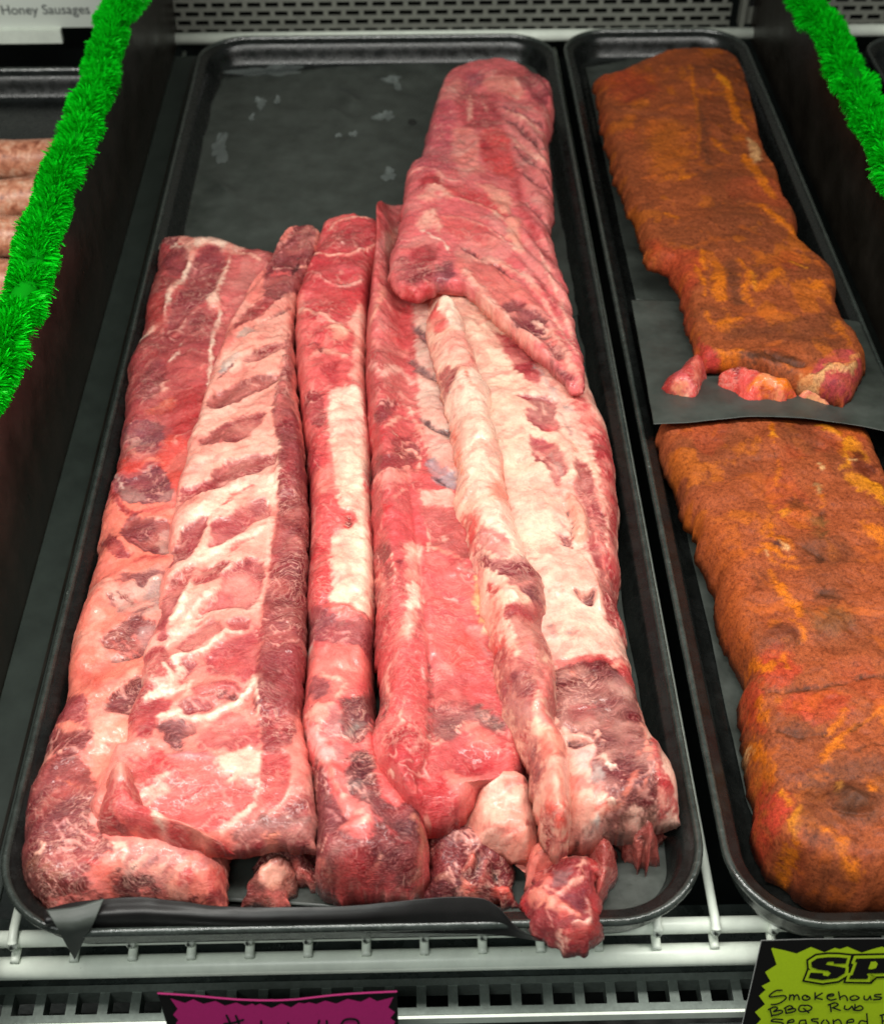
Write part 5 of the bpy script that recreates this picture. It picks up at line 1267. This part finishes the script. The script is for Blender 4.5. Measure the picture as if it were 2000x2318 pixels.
# ------------------------------------------------------------------ seasoned slabs in the right tray
GS = 'orange seasoned rib slabs in the right tray'
s1 = meat('seasoned_ribs', [(1346, 172), (1356, 250), (1364, 310), (1382, 370), (1396, 420), (1422, 480), (1446, 540), (1458, 590), (1480, 605), (1510, 615), (1528, 650), (1546, 700), (1560, 760), (1574, 812), (1592, 834)],
     [(1682, 175), (1698, 240), (1712, 310), (1732, 380), (1756, 420), (1772, 480), (1798, 515), (1806, 570), (1850, 610), (1884, 640), (1890, 700), (1918, 760), (1944, 795), (1952, 830), (1938, 880), (1912, 915)],
     [(1346, 172), (1400, 166), (1460, 140), (1530, 118), (1590, 114), (1650, 128), (1682, 175)],
     [(1592, 834), (1640, 834), (1690, 846), (1740, 868), (1800, 884), (1860, 902), (1912, 915)],
     (-.002, .014), (.016, .032), (176, 88, 48), r'''
P p R s8 a.5 : 620,300 840,290 860,380 700,400 620,360
P l 190,100,60 w60 s5 : 700,440 860,460 980,500
P p N s6 a.6 : 1100,250 1200,230 1230,330 1250,480 1180,420 1120,330
P l O w36 s1.8 h.3 : 1100,280 1150,340 1170,400 1190,470 1230,520
P l Y w24 s2 : 1120,300 1160,360
P l c w40 s2 h.4 : 1240,560 1270,610 1260,660
P l O w44 s2 : 1220,620 1300,740 1340,800
P l O w16 s2 : 1000,260 1030,420 1040,540 1030,640
P p O s8 a.5 : 820,500 960,480 1000,620 940,720 860,700
P l O w18 s2 : 960,720 1020,700
P l O w20 s2 : 1090,560 1160,620
P p N s8 a.5 : 1060,660 1200,700 1300,860 1280,960 1120,900 1060,780
P p K s8 a.3 : 700,600 800,700 900,900 800,860 720,740
P l O w40 s3 : 1290,830 1380,900 1440,980
P l N w40 s4 : 1040,420 1060,560 1080,700
P l O w26 s2.5 : 900,860 960,880
K p R s4 a.7 : 400,200 560,150 740,190 700,380 640,560 700,720 640,700 560,400 440,280
K l O w26 s1.8 h.3 : 730,160 740,230 770,290
K p O s2 h.3 : 790,240 850,250 870,380 890,440 840,470 800,400
K p N s3 : 860,250 940,240 960,400 1000,480 900,460 880,330
K l O w44 s2 : 960,230 1020,330 980,400 1030,490 
K l Y w20 s2 : 1020,290 1050,360 1040,400
K l O w50 s2 : 1060,400 1140,330 1180,270
K l O w20 s2 : 690,250 750,360 760,430
K l O w26 s2 : 760,520 800,590 860,580 960,560
K l O w14 s2 : 850,610 980,600
K p N s5 a.8 : 900,600 1250,560 1500,540 1560,700 1300,700 1000,680 870,700
K p O s2 : 1360,330 1430,340 1420,400 1360,390
K l Y w20 s2 : 1240,230 1340,270
K l O w30 s3 : 1500,560 1560,660 1600,720
K p O s2 h.3 : 800,720 830,740 960,740 970,800 900,800 850,800
K p K s3 h-.6 : 960,780 1120,740 1280,780 1360,830 1300,840 1120,790 1000,820
K l K w30 h-1.5 s1.5 : 1100,740 1200,790 1330,830
K p N s2 h.6 : 960,830 1100,840 1300,890 1360,930 1150,920 1000,870
K p 206,66,58 s2 : 690,720 800,740 840,830 760,900 700,820
K p 204,80,80 s2 h.3 : 1400,800 1560,740 1650,800 1660,900 1600,980 1540,1020 1440,960 1380,880
K l c w50 s1.5 h1.4 : 1300,960 1370,970 1430,890 1500,840 1570,870 1620,820
K l 240,150,90 w24 s1.5 : 1440,840 1560,830 1640,770
K l 150,40,60 w40 s2 : 1440,990 1560,1010
''', mat=M_RUB, label='upper slab of orange seasoned ribs with a torn pink front end', cat='rib slab', group=GS, r_edge=.010, endr=.008, zfun=lambda s, q: .0007*np.sin(2*pi*(s*11+q*1.2))*np.clip(np.minimum(q, 1-q)*5, 0, 1), zs=(.6, .3, .25), lump=(.0020, 30, .0005, 110), seed=71, fsoft=1.0, flat=2.4, wobble=.0022, mott=[('N', 34, .05, .4), ('O', 75, .36, .45), ('R', 30, .35, .3)])
GE = 'pink torn ends of the upper seasoned slab'
meat('meat_end', [(1565, 790), (1545, 825), (1525, 850), (1505, 862), (1502, 882), (1514, 905)], [(1600, 830), (1600, 850), (1588, 870), (1583, 890), (1570, 905), (1556, 912)], [(1565, 790), (1585, 800), (1600, 830)], [(1514, 905), (1528, 912), (1542, 914), (1556, 912)],
     .006, .026, (200, 62, 58), r'''
K p 226,110,90 s2 : 660,840 720,820 740,880 690,900
K p 214,90,96 s2.5 : 560,930 660,910 710,960 660,1030 570,1020
K l 246,160,120 w30 s3 : 580,950 640,980
''', mat=M_MEAT, parent=s1, r_edge=.012, endr=.010, zs=(.6, .4, .2), wobble=.0035, seed=73)
meat('meat_end', [(1632, 832), (1622, 860), (1650, 880), (1662, 900), (1656, 916)], [(1800, 872), (1808, 895), (1790, 912), (1760, 922)], [(1632, 832), (1680, 836), (1740, 860), (1800, 872)], [(1656, 916), (1690, 926), (1720, 922), (1760, 922)],
     .008, .028, (228, 78, 66), r'''
K p O s2.5 h.5 : 1040,900 1140,880 1260,940 1290,1010 1160,1060 1060,1010 1000,960
K l 180,60,40 w20 h-.8 s2 : 1060,960 1100,1000 1160,970
K p q s2 : 900,860 1000,880 1100,920 1000,940 920,900
K l 150,20,40 w20 : 900,870 940,920
''', mat=M_MEAT, parent=s1, r_edge=.012, endr=.010, zs=(.6, .4, .2), lump=(.002, 90, .0008, 200), wobble=.0035, seed=75)
meat('meat_end', [(1790, 885), (1806, 905), (1830, 915)], [(1920, 880), (1905, 915), (1892, 942)], [(1790, 885), (1850, 870), (1920, 880)], [(1830, 915), (1860, 930), (1892, 942)],
     .008, .024, (226, 130, 104), r'''
K p c s2 : 1280,1020 1400,1000 1460,1080 1380,1070
K l 170,40,60 w40 s2 : 1460,1010 1540,1040
''', mat=M_MEAT, parent=s1, r_edge=.010, endr=.009, zs=(.6, .4, .2), wobble=.0035, seed=77)
s2_ = meat('seasoned_ribs', [(1484, 955), (1492, 1010), (1510, 1060), (1532, 1110), (1556, 1180), (1584, 1250), (1612, 1300), (1622, 1380), (1646, 1470), (1676, 1530), (1680, 1590), (1686, 1640), (1696, 1690), (1690, 1730), (1706, 1800), (1704, 1870), (1722, 1950), (1770, 2006)],
     [(1960, 962), (1975, 1020), (2000, 1090), (2040, 1200), (2080, 1320), (2120, 1450), (2160, 1600), (2190, 1750), (2200, 1850), (2200, 1950), (2150, 2040)],
     [(1484, 955), (1600, 935), (1720, 925), (1850, 935), (1960, 962)],
     [(1770, 2006), (1830, 2042), (1900, 2064), (2000, 2072), (2150, 2040)],
     (-.006, FL), (.014, .022), (178, 88, 50), r'''
Q p N s5 a.7 : 300,260 700,280 800,450 700,650 500,600 350,450
Q l O w34 s1.8 h.2 : 200,270 250,340 270,430 270,540
Q l Y w26 s2 : 250,410 310,460
Q l K w14 h-.6 : 270,560 280,660 270,760
Q l O w40 s2.5 : 300,720 340,830 300,920 300,1020
Q l K w24 s1.5 h-.8 : 720,570 820,550 
Q p Y s2 h.3 : 780,320 860,300 1000,370 1060,430 1020,470 900,400
Q p Y s2 : 1050,480 1160,460 1300,540 1380,760 1260,740 1180,620 1100,640 1180,760 1060,880 1100,720
Q p Y s2 : 1060,860 1240,880 1400,960 1554,1060 1554,1240 1400,1120 1240,1100 1160,1000
Q p 120,50,26 s2 : 1180,620 1300,620 1400,800 1500,960 1360,940 1220,830 1200,720
Q l c w34 s1.4 : 1140,720 1240,740
Q l c w30 s1.5 : 790,770 820,820
Q l 190,150,100 w40 s2 h.5 : 760,1000 780,1100
Q l O w26 s2 : 800,1120 830,1200 820,1280
Q p K s2.5 h-.6 : 440,1180 560,1180 700,1270 600,1310 460,1250
Q l K w34 s2 h-.8 : 850,1330 830,1420 880,1560 830,1620
Q p 150,96,50 s4 a.7 : 700,1420 860,1430 860,1600 760,1600
Q p Y s2 : 340,1320 430,1310 460,1370 360,1400
Q l O w36 s2.5 : 230,1500 230,1600 330,1640 360,1720
Q p 100,56,52 s2 h.5 : 230,1720 320,1680 360,1800 330,1870 260,1840
Q l c w30 s1.6 : 350,1700 430,1790 460,1850
Q p K s2 h-.8 : 540,1720 700,1740 860,1860 820,1940 740,1860 600,1780
Q p O s2.5 : 1260,1460 1440,1480 1554,1600 1554,1780 1480,1700 1350,1560
Q l O w50 s3 : 60,1800 200,1760 240,1900 340,1950 500,1980
Q p O s5 a.6 : 60,1500 200,1360 260,1280 240,1480 140,1600
L p 190,92,42 s5 : 440,0 700,0 760,500 780,800 700,900 600,600 520,300
L l O w40 s2 : 840,80 960,150 1020,160
L l c w20 s1.5 : 850,120 880,150
L l O w60 s2.5 : 880,240 940,330 1020,420 1060,500
L l O w30 s2 : 1000,520 1080,580 1070,640 980,660
L p 130,66,44 s2 h.8 : 840,640 900,540 1010,560 1060,640 1000,690 900,700
L l K w10 h-.8 : 840,680 900,700 1000,690 1060,660
L p K s2 h-.8 : 1140,380 1200,340 1270,350 1280,400 1200,400
L p 140,84,48 s4 a.8 : 1100,480 1300,440 1400,560 1280,620 1130,580
L p N s4 a.7 : 1060,60 1300,40 1400,160 1280,200 1120,160
L l K w30 s1.5 h-.6 : 1160,140 1200,170
L p R s3 : 800,740 960,700 1050,800 1000,900 860,900 760,860
L l O w44 s2 : 780,760 860,820 900,760
L l O w24 s2 : 960,720 980,800
L p R s4 a.8 : 960,980 1160,920 1340,960 1340,1080 1160,1120 960,1060
L p 226,90,60 s2 h.3 : 1060,1040 1130,1050 1130,1100 1080,1090
L l K w24 h-.8 s1.6 : 840,960 1000,930 1240,900 1400,870 1554,860
L l K w26 h-.8 s1.6 : 920,1180 1060,1200 1200,1190
L p K s5 a.6 : 900,1100 1100,1120 1200,1190 1040,1200
L l O w20 s1.4 h.6 : 1220,1200 1300,1110 1340,1050
L l O w26 s1.6 h.6 : 1230,1240 1340,1180 1450,1110 1554,1050
L p O s2 : 1170,1300 1230,1230 1310,1260 1280,1300 1200,1350
L l K w18 h-.8 s1.5 : 1360,1180 1440,1110
L l K w20 h-.6 s1.5 : 1380,1280 1480,1250 1554,1260
L p R s2 h.5 : 720,1000 780,900 850,960 840,1080 860,1180 780,1150 720,1100
L l O w40 s2 h.6 : 820,1000 850,1080 880,1140
L p O s2 h.6 : 750,1260 800,1230 840,1280 840,1340 780,1340
L p c s1.4 h1.0 : 700,1400 730,1370 760,1390 730,1430
L l O w44 s2 h.4 : 860,1340 880,1430 890,1480
L l R w60 s4 : 760,1500 800,1640 820,1800 860,1900
L p 210,70,50 s3 : 880,1560 980,1540 1000,1640 940,1760 880,1700
L l Y w34 s2 : 1050,1600 1030,1700 1020,1840 1000,1900
L l Y w18 s2 : 960,1530 990,1600
L p N s4 a.9 : 1100,1440 1280,1360 1554,1320 1554,1700 1300,1700 1100,1800 1060,1640
L p 104,60,40 s2 h2.2 e1.6 : 1240,1560 1300,1500 1420,1520 1480,1600 1440,1650 1320,1640
L l K w20 h-1.5 s1.4 : 1230,1590 1320,1650 1440,1665 1490,1640
L l 200,130,60 w30 s1.5 h.8 : 1280,1540 1310,1490
L p O s2 : 1420,1460 1490,1470 1510,1520 1450,1510
L l O w50 s3 : 1180,1740 1280,1800 1320,1900 1420,2000
L p 120,60,36 s5 a.8 : 1100,1780 1240,1860 1300,2000 1100,1960
L p 150,66,40 s4 : 860,1900 1000,1920 1100,2060 920,2060
L l O w30 s2 : 930,1990 1000,2040
''', mat=M_RUB, label='lower slab of orange seasoned ribs nearest the front, running out of the right side', cat='rib slab', group=GS, r_edge=.013, endr=.017, zfun=lambda s, q: .0007*np.sin(2*pi*(s*12+q*1.5))*np.clip(np.minimum(q, 1-q)*5, 0, 1), zs=(.45, .3, .12), lump=(.0020, 30, .0007, 100), seed=81, flat=2.6, wobble=.0026, mott=[('N', 34, .05, .4), ('O', 75, .36, .45), ('R', 30, .35, .3)])

# ------------------------------------------------------------------ pale sausages in the left section
M_SAUS, nt, b = mat_new('sausage')
tc = N(nt, 'ShaderNodeTexCoord')
g1 = noise_(140., 5., .6, .6); g2 = noise_(420., 3., .6)
c_ = ramp(nt, g1, [(.30, tuple(s2l((150, 84, 62)))), (.5, tuple(s2l((214, 140, 108)))), (.70, tuple(s2l((240, 190, 160))))])
c_ = mixc(nt, .6, c_, ramp(nt, g2, [(.35, .6), (.65, 1.1)]), 'MULTIPLY')
nt.links.new(c_, b.inputs['Base Color']); b.inputs['Roughness'].default_value = .4; bump(nt, b, g2, .3, .001)
yy = [yat(60, v, .0) for v in (345, 440, 535, 620)]
k = 0
pos = ['backmost', 'second', 'third', 'nearest']
for i, y in enumerate(yy):
    n = 26; xs = np.linspace(-.44, -.248, n)
    P = np.stack([xs, y+.003*np.sin(xs*30+i*2), np.full(n, -.004)+.002*np.sin(xs*45+i)], 1)
    rr = .0150*np.minimum(1, np.sqrt(np.clip(1-np.abs(np.linspace(-1, 1, n))**10, .02, 1)))
    o = MB().tube(P, rr, 28).build('sausage', M_SAUS, None, True)
    tag(o, pos[i]+' pale raw sausage of the row behind the left garland', 'sausage', 'pale sausages lying side by side')
# ------------------------------------------------------------------ garlands along the dividers
def leaf_mat(name, c0, c1):
    m, nt, b = mat_new(name)
    at = N(nt, 'ShaderNodeAttribute', attribute_name='shade')
    nt.links.new(ramp(nt, at.outputs['Fac'], [(0., c0), (1., c1)]), b.inputs['Base Color'])
    b.inputs['Roughness'].default_value = .45; b.inputs['Specular IOR Level'].default_value = .3
    return m
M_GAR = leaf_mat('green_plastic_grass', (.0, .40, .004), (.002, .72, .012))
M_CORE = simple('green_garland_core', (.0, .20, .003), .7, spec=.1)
def garland(x, z, y0, y1, rad, label, seed):
    rng = np.random.RandomState(seed)
    root = empty('garland', (x, (y0+y1)/2, z-rad), label, 'garland', 'green plastic garlands')
    n = 140; ys = np.linspace(y0+.012, y1, n)
    ax = lambda y: np.stack([x+.0022*np.sin(y*31+seed)+.0014*np.sin(y*83+seed), y, z+.0020*np.sin(y*37+2*seed)], -1)
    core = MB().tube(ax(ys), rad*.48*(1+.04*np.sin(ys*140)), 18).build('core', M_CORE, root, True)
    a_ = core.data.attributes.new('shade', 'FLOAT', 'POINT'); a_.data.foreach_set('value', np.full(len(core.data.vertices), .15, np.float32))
    # tufts of bristles
    N_ = 70000
    tuft = rng.rand(int((y1-y0)*900), 3); ti = rng.randint(0, len(tuft), N_)
    y = y0+(y1-y0)*tuft[ti, 0]+rng.normal(0, .0022, N_); th = tuft[ti, 1]*2*pi+rng.normal(0, .30, N_)
    L = rad*(.42+.16*tuft[ti, 2]*.7+.10*rng.rand(N_)+.20*(tuft[ti, 2] > .92)); 
    C = ax(y); d = np.stack([np.cos(th), np.full(N_, 0.), np.sin(th)], 1)
    lean_ = np.stack([rng.normal(0, .20, N_), -.55+rng.normal(0, .22, N_), rng.normal(0, .20, N_)-.12], 1)
    base = C+d*rad*.44; tip = base+(d+lean_)/np.linalg.norm(d+lean_, axis=1)[:, None]*L[:, None]
    side = np.cross(d, tip-base); side /= np.linalg.norm(side, axis=1)[:, None]
    w = (.00035+.0003*rng.rand(N_))[:, None]; mid = (base+tip)/2+d*rad*.03
    V = np.stack([base-side*w, base+side*w, mid+side*w*.9, tip+side*w*.35, tip-side*w*.35, mid-side*w*.9], 1).reshape(-1, 3)
    i = np.arange(N_)[:, None]*6
    F = np.concatenate([i+np.array([[0, 1, 2, 5]]), i+np.array([[5, 2, 3, 4]])])
    o = mesh_obj('bristles', V, F, M_GAR, root, False)
    a_ = o.data.attributes.new('shade', 'FLOAT', 'POINT')
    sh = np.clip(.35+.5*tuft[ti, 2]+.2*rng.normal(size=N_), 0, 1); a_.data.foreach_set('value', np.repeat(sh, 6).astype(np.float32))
    return root
ZL = CAM_H-.408; XL = -.3705*.408/cp
garland(XL, ZL, yat(-55, 910, ZL), YB+.03, .0132, 'bright green bristly garland along the top of the left divider', 2)
ZR = CAM_H-.429; XR = .5095*.429/cp
garland(XR, ZR, .42, YB+.03, .0140, 'bright green bristly garland along the top of the right divider', 5)

# ------------------------------------------------------------------ price cards
def flat_poly(name, pts, mat, off, parent, p0, nrm, bow=None):
    P = unp_plane(pts, np.array(p0)-np.array(nrm)*off, nrm)
    bm_v = [tuple(p) for p in P]; me_f = [list(range(len(P)))]
    return mesh_obj(name, bm_v, me_f, mat, parent, False)
def ribbon(mb, pts, w, p0, nrm, off, smooth=True):
    """flat stroke of a pen on a card; pts in px, w in px"""
    P = catmull(pts, max(4, len(pts)*7)) if smooth and len(pts) > 2 else np.array(pts, float)
    q = np.array(p0)-np.array(nrm)*off
    T = np.gradient(P, axis=0) if len(P) > 1 else np.array([[1, 0]]); T /= np.linalg.norm(T, axis=1)[:, None]+1e-9
    Nn = np.stack([-T[:, 1], T[:, 0]], 1)*w/2
    A, B_ = unp_plane(P+Nn, q, nrm), unp_plane(P-Nn, q, nrm)
    b = len(mb.v); n = len(P)
    mb.v += [tuple(x) for x in A]+[tuple(x) for x in B_]
    mb.f += [[b+i, b+i+1, b+n+i+1, b+n+i] for i in range(n-1)]
    for e in (0, -1):   # round ends
        c = P[e]; R = [c+np.array([cos(k*pi/6), sin(k*pi/6)])*w/2 for k in range(12)]
        q2 = np.array(p0)-np.array(nrm)*(off+.00002*(1 if e == 0 else 2))
        b = len(mb.v); mb.v += [tuple(x) for x in unp_plane(R, q2, nrm)]; mb.f.append([b+k for k in range(12)])
INK = simple('black_ink', (.008, .008, .010), .6, spec=.15)
M_MAG = simple('magenta_card', tuple(s2l((158, 18, 96))), .6, noise=.08, nscale=900)
M_CHA = simple('chartreuse_card', tuple(s2l((165, 192, 6))), .6, noise=.06, nscale=900)
M_CBK = simple('card_black', (.005, .0045, .0045), .65, spec=.15)
M_EDG = simple('card_edge_pink', tuple(s2l((240, 70, 150))), .5)
M_EDG2 = simple('card_edge_white', (.5, .5, .48), .5)
# magenta card: plane leaning back a little
nz = np.array([0, 1., -.22]); nz /= np.linalg.norm(nz)
p0m = (0, .250, 0)
card = empty('price_card', unp_plane([(630, 2600)], p0m, nz)[0], 'magenta price card with a jagged black border, in front of the raw ribs tray', 'price card', 'price cards')
def zc(x0, y0, s, P): return [(x0+a/s, y0+b_/s) for a, b_ in P]
Z9 = lambda P: zc(340, 2200, 2.98, P)
topc = Z9([(50, 138), (180, 146), (320, 156), (460, 170), (600, 181), (740, 186), (860, 186), (980, 180), (1100, 166), (1220, 152), (1340, 142), (1500, 133), (1664, 126)])
flat_poly('edge', [(x, y) for x, y in topc]+[(x, y+4) for x, y in topc[::-1]], M_EDG, .0006, card, p0m, nz)
flat_poly('card', [(x, y+1.2) for x, y in topc]+[(908, 2480), (424, 2480)], M_CBK, .0002, card, p0m, nz)
jag = Z9([(135, 178), (235, 210), (290, 185), (360, 216), (440, 196), (505, 228), (580, 207), (640, 230), (690, 214), (710, 228), (740, 215), (820, 244), (885, 214), (950, 240), (1000, 208), (1040, 214), (1070, 205), (1120, 217), (1180, 194), (1255, 214), (1330, 182), (1420, 202), (1480, 172), (1530, 198), (1640, 170), (1605, 240), (1650, 272), (1618, 312), (1652, 335), (1630, 380)])
jag += [(890, 2400), (870, 2440), (440, 2440), (430, 2400), (410, 2370)]+Z9([(200, 400), (175, 345), (190, 325), (155, 290), (186, 250)])
flat_poly('burst', jag, M_MAG, .0004, card, p0m, nz)
mb = MB()
for s_ in ([(515, 295), (545, 360), (570, 430)], [(578, 298), (602, 360), (625, 430)], [(500, 352), (560, 345), (626, 325)], [(510, 420), (580, 410), (640, 395)],
           [(748, 334), (752, 400), (756, 480)], [(930, 346), (933, 356)], [(1140, 330), (1125, 400), (1180, 410)], [(1190, 332), (1196, 420), (1200, 480)],
           [(1290, 352), (1310, 326), (1350, 318), (1392, 326), (1404, 356), (1370, 400), (1310, 400), (1290, 360)], [(1404, 356), (1400, 430), (1380, 480)]):
    ribbon(mb, Z9(s_), 5.2, p0m, nz, .0006)
mb.build('handwriting', INK, card)
# chartreuse card
p0c = (0, .268, 0)
cd2 = empty('price_card', unp_plane([(1900, 2600)], p0c, nz)[0], 'yellow green price card with bold SP lettering, below the seasoned ribs', 'price card', 'price cards')
Zr = lambda P: zc(1660, 2100, 5.259, P)
edge = Zr([(330, 156), (900, 138), (1788, 132)])+[(2300, 2126), (2330, 2500), (1638, 2500)]
flat_poly('edge', [(x-1.6 if i in (0, 5) else x, y-1.6 if i < 4 else y) for i, (x, y) in enumerate(edge)], M_EDG2, .0000, cd2, p0c, nz)
flat_poly('card', edge, M_CBK, .0002, cd2, p0c, nz)
b2 = Zr([(460, 240), (600, 270), (745, 308), (840, 265), (915, 230), (1000, 262), (1075, 294), (1200, 241), (1260, 256), (1350, 226), (1440, 265), (1520, 298), (1640, 258), (1760, 226), (1860, 262)])
b2 += [(2060, 2150), (2200, 2160), (2260, 2300), (2280, 2460), (1700, 2460), (1680, 2380)]+Zr([(240, 1180), (325, 1090), (250, 1005), (370, 912), (298, 810), (378, 740), (330, 694), (436, 640), (372, 528), (508, 440), (445, 250)])
flat_poly('burst', b2, M_CHA, .0004, cd2, p0c, nz)
# SP, bold slanted slab letters with an outline: three stacked widths
Sp = [(1330, 425), (1260, 405), (1130, 400), (1010, 440), (1010, 490), (1110, 510), (1230, 530), (1240, 570), (1130, 590), (960, 582), (900, 570)]
Sfill = [(1350, 362), (1330, 430), (1185, 430), (1190, 405), (1120, 405), (1090, 440), (1230, 460), (1330, 480), (1320, 540), (1230, 600), (1050, 625), (885, 600), (912, 535), (1060, 540), (1060, 570), (1120, 578), (1155, 540), (1120, 515), (1000, 500), (925, 470), (920, 410), (990, 365), (1120, 350), (1240, 352)]
Pfill = [(1455, 368), (1800, 360), (1900, 380), (1920, 450), (1860, 540), (1700, 545), (1590, 545), (1580, 560), (1600, 575), (1590, 612), (1370, 612), (1385, 570), (1410, 565), (1465, 415), (1440, 405)]
Phole = [(1630, 405), (1690, 402), (1710, 430), (1690, 480), (1640, 495), (1598, 492)]
def outset(P, d):
    P = np.array(P, float); n = len(P); out = []
    A = .5*sum(P[i, 0]*P[(i+1) % n, 1]-P[(i+1) % n, 0]*P[i, 1] for i in range(n)); sg = 1 if A > 0 else -1
    for i in range(n):
        a, c, e = P[i-1], P[i], P[(i+1) % n]
        t1 = (c-a)/np.linalg.norm(c-a); t2 = (e-c)/np.linalg.norm(e-c); m = np.array([t1[1]+t2[1], -(t1[0]+t2[0])])*sg
        k = np.linalg.norm(m); m = m/k if k > .3 else np.array([t1[1], -t1[0]])*sg
        out.append(tuple(c+m*d*min(1.5, 2/max(k, 1.2))))
    return out
Shull = [(1350, 362), (1330, 430), (1260, 432), (1330, 480), (1325, 540), (1230, 600), (1050, 625), (885, 600), (912, 535), (960, 530), (925, 470), (920, 410), (990, 365), (1120, 350), (1240, 352)]
for nm, pp in (('letter', (Shull, Sfill, None)), ('letter', (Pfill, Pfill, Phole))):
    flat_poly(nm+'_outline', Zr(outset(pp[0], 58)), M_CBK, .0006, cd2, p0c, nz)
    flat_poly(nm+'_band', Zr(outset(pp[0], 34)), M_CHA, .00075, cd2, p0c, nz)
    flat_poly(nm, Zr(pp[1]), M_CBK, .0009, cd2, p0c, nz)
    if pp[2]: flat_poly('counter', Zr(pp[2]), M_CHA, .00105, cd2, p0c, nz)
mb = MB()
HW = ['572,745 500,750 430,800 430,825 520,815 600,810 620,840 560,890 500,912 445,916',
 '660,860 665,800', '665,820 700,800 715,830 712,858', '715,825 750,800 770,825 775,856', '870,830 850,805 815,825 825,858 870,862 905,840 870,810',
 '965,775 965,855', '1050,780 975,830 1050,855', '1110,815 1180,810 1180,790 1120,800 1110,840 1150,862 1215,850', '1245,765 1262,855', '1262,830 1310,810 1340,830 1350,866',
 '1430,810 1385,830 1395,862 1450,860 1490,835 1450,812', '1550,815 1550,850 1590,858 1620,815', '1620,815 1632,856', '1750,795 1680,800 1680,820 1750,830 1740,850 1660,860',
 '430,970 450,1055', '410,975 480,945 520,960 470,1000', '470,1000 560,985 575,1010 520,1035 450,1045', '610,955 620,1020', '600,960 660,930 700,950 640,980', '640,980 720,965 730,990 680,1010 620,1020',
 '850,925 790,930 770,980 810,1000 900,985 925,950 880,925 840,930', '830,965 890,1012', '1145,910 1155,1000', '1120,920 1200,895 1240,920 1170,955', '1180,955 1265,985', '1320,930 1315,965 1360,975 1405,935', '1405,935 1425,980', '1440,915 1435,985', '1440,960 1500,930 1535,960 1500,985 1440,985',
 '580,1095 480,1090 445,1115 560,1130 590,1160 500,1180', '640,1130 710,1120 700,1095 650,1110 640,1150 700,1180', '850,1100 790,1110 780,1160 850,1150', '850,1100 870,1180', '1000,1085 930,1090 930,1110 1000,1130 980,1170', '1070,1100 1040,1140 1080,1170 1130,1140 1100,1100', '1180,1100 1190,1175', '1185,1120 1240,1095 1270,1120 1280,1170',
 '1350,1130 1420,1120 1410,1090 1350,1110 1350,1160 1420,1170', '1580,1025 1590,1170', '1580,1120 1510,1110 1490,1160 1580,1165', '1760,1040 1770,1180', '1740,1045 1820,1030 1850,1070 1780,1110']
for h in HW:
    ribbon(mb, Zr([tuple(float(c) for c in q.split(',')) for q in h.split()]), 3.6, p0c, nz, .0006+.000001*len(mb.f) % .0002)
mb.build('handwriting', INK, cd2)

# sausage name board in the left section
nb = empty('name_board', (xat(100, 70, 0), YB-.02, .01), 'white board naming the honey sausages, at the back of the left section', 'sign')
yb_ = YB-.02; M_WB = simple('white_board', (.62, .66, .60), .5)
def onp(u, v, y=yb_): return unp_plane([(u, v)], (0, y, 0), (0, 1., 0))[0]
a0, a1 = onp(-260, 66), onp(300, -60)
MB().box(a0[0], a1[0], yb_, yb_+.004, a0[2], a1[2]+.03).build('board', M_WB, nb)
q0, q1 = onp(60, 92), onp(140, 66)
MB().box(-.60, q1[0], yb_-.006, yb_, q0[2], a0[2]).build('ledge', M_RAIL, nb)
cu = bpy.data.curves.new('board_text', 'FONT'); cu.body = 'ny Honey Sausages'; cu.size = .0118; cu.extrude = .0002; cu.align_x = 'RIGHT'
to = bpy.data.objects.new('lettering', cu); COL.objects.link(to)
tp = onp(206, 30); to.location = (tp[0]-nb.location[0], yb_-.0008-nb.location[1], tp[2]-nb.location[2]); to.rotation_euler = (pi/2, 0, 0); to.scale = (1.0, 1, 1)
cu.materials.append(simple('grey_print', (.10, .11, .11), .6)); to.parent = nb
dg = bpy.context.evaluated_depsgraph_get(); tm = bpy.data.meshes.new_from_object(to.evaluated_get(dg)); t2 = bpy.data.objects.new('lettering', tm); COL.objects.link(t2)
t2.location = to.location; t2.rotation_euler = to.rotation_euler; t2.parent = nb; bpy.data.objects.remove(to); t2.name = 'lettering'
# blue grey bag behind it
M_BAG = simple('blue_grey_wrap', (.10, .13, .17), .4, noise=.2, nscale=60)
bg = bevel(MB().box(-.56, -.395, YB-.16, YB-.045, -.02, .012).build('wrapped_pack', M_BAG), .006)
tag(bg, 'dull blue grey pack in the far left corner below the white board', 'package')
# small garlic crumb
cr = MB().tube([unp(213, 1236, F_+.002)[0], unp(213, 1246, F_+.004)[0], unp(213, 1252, F_+.002)[0]], [.0008, .0014, .0007], 8).build('garlic_crumb', simple('garlic', (.75, .78, .5), .5), None, True)
tag(cr, 'tiny pale crumb beside the left edge of the leftmost rack', 'crumb')
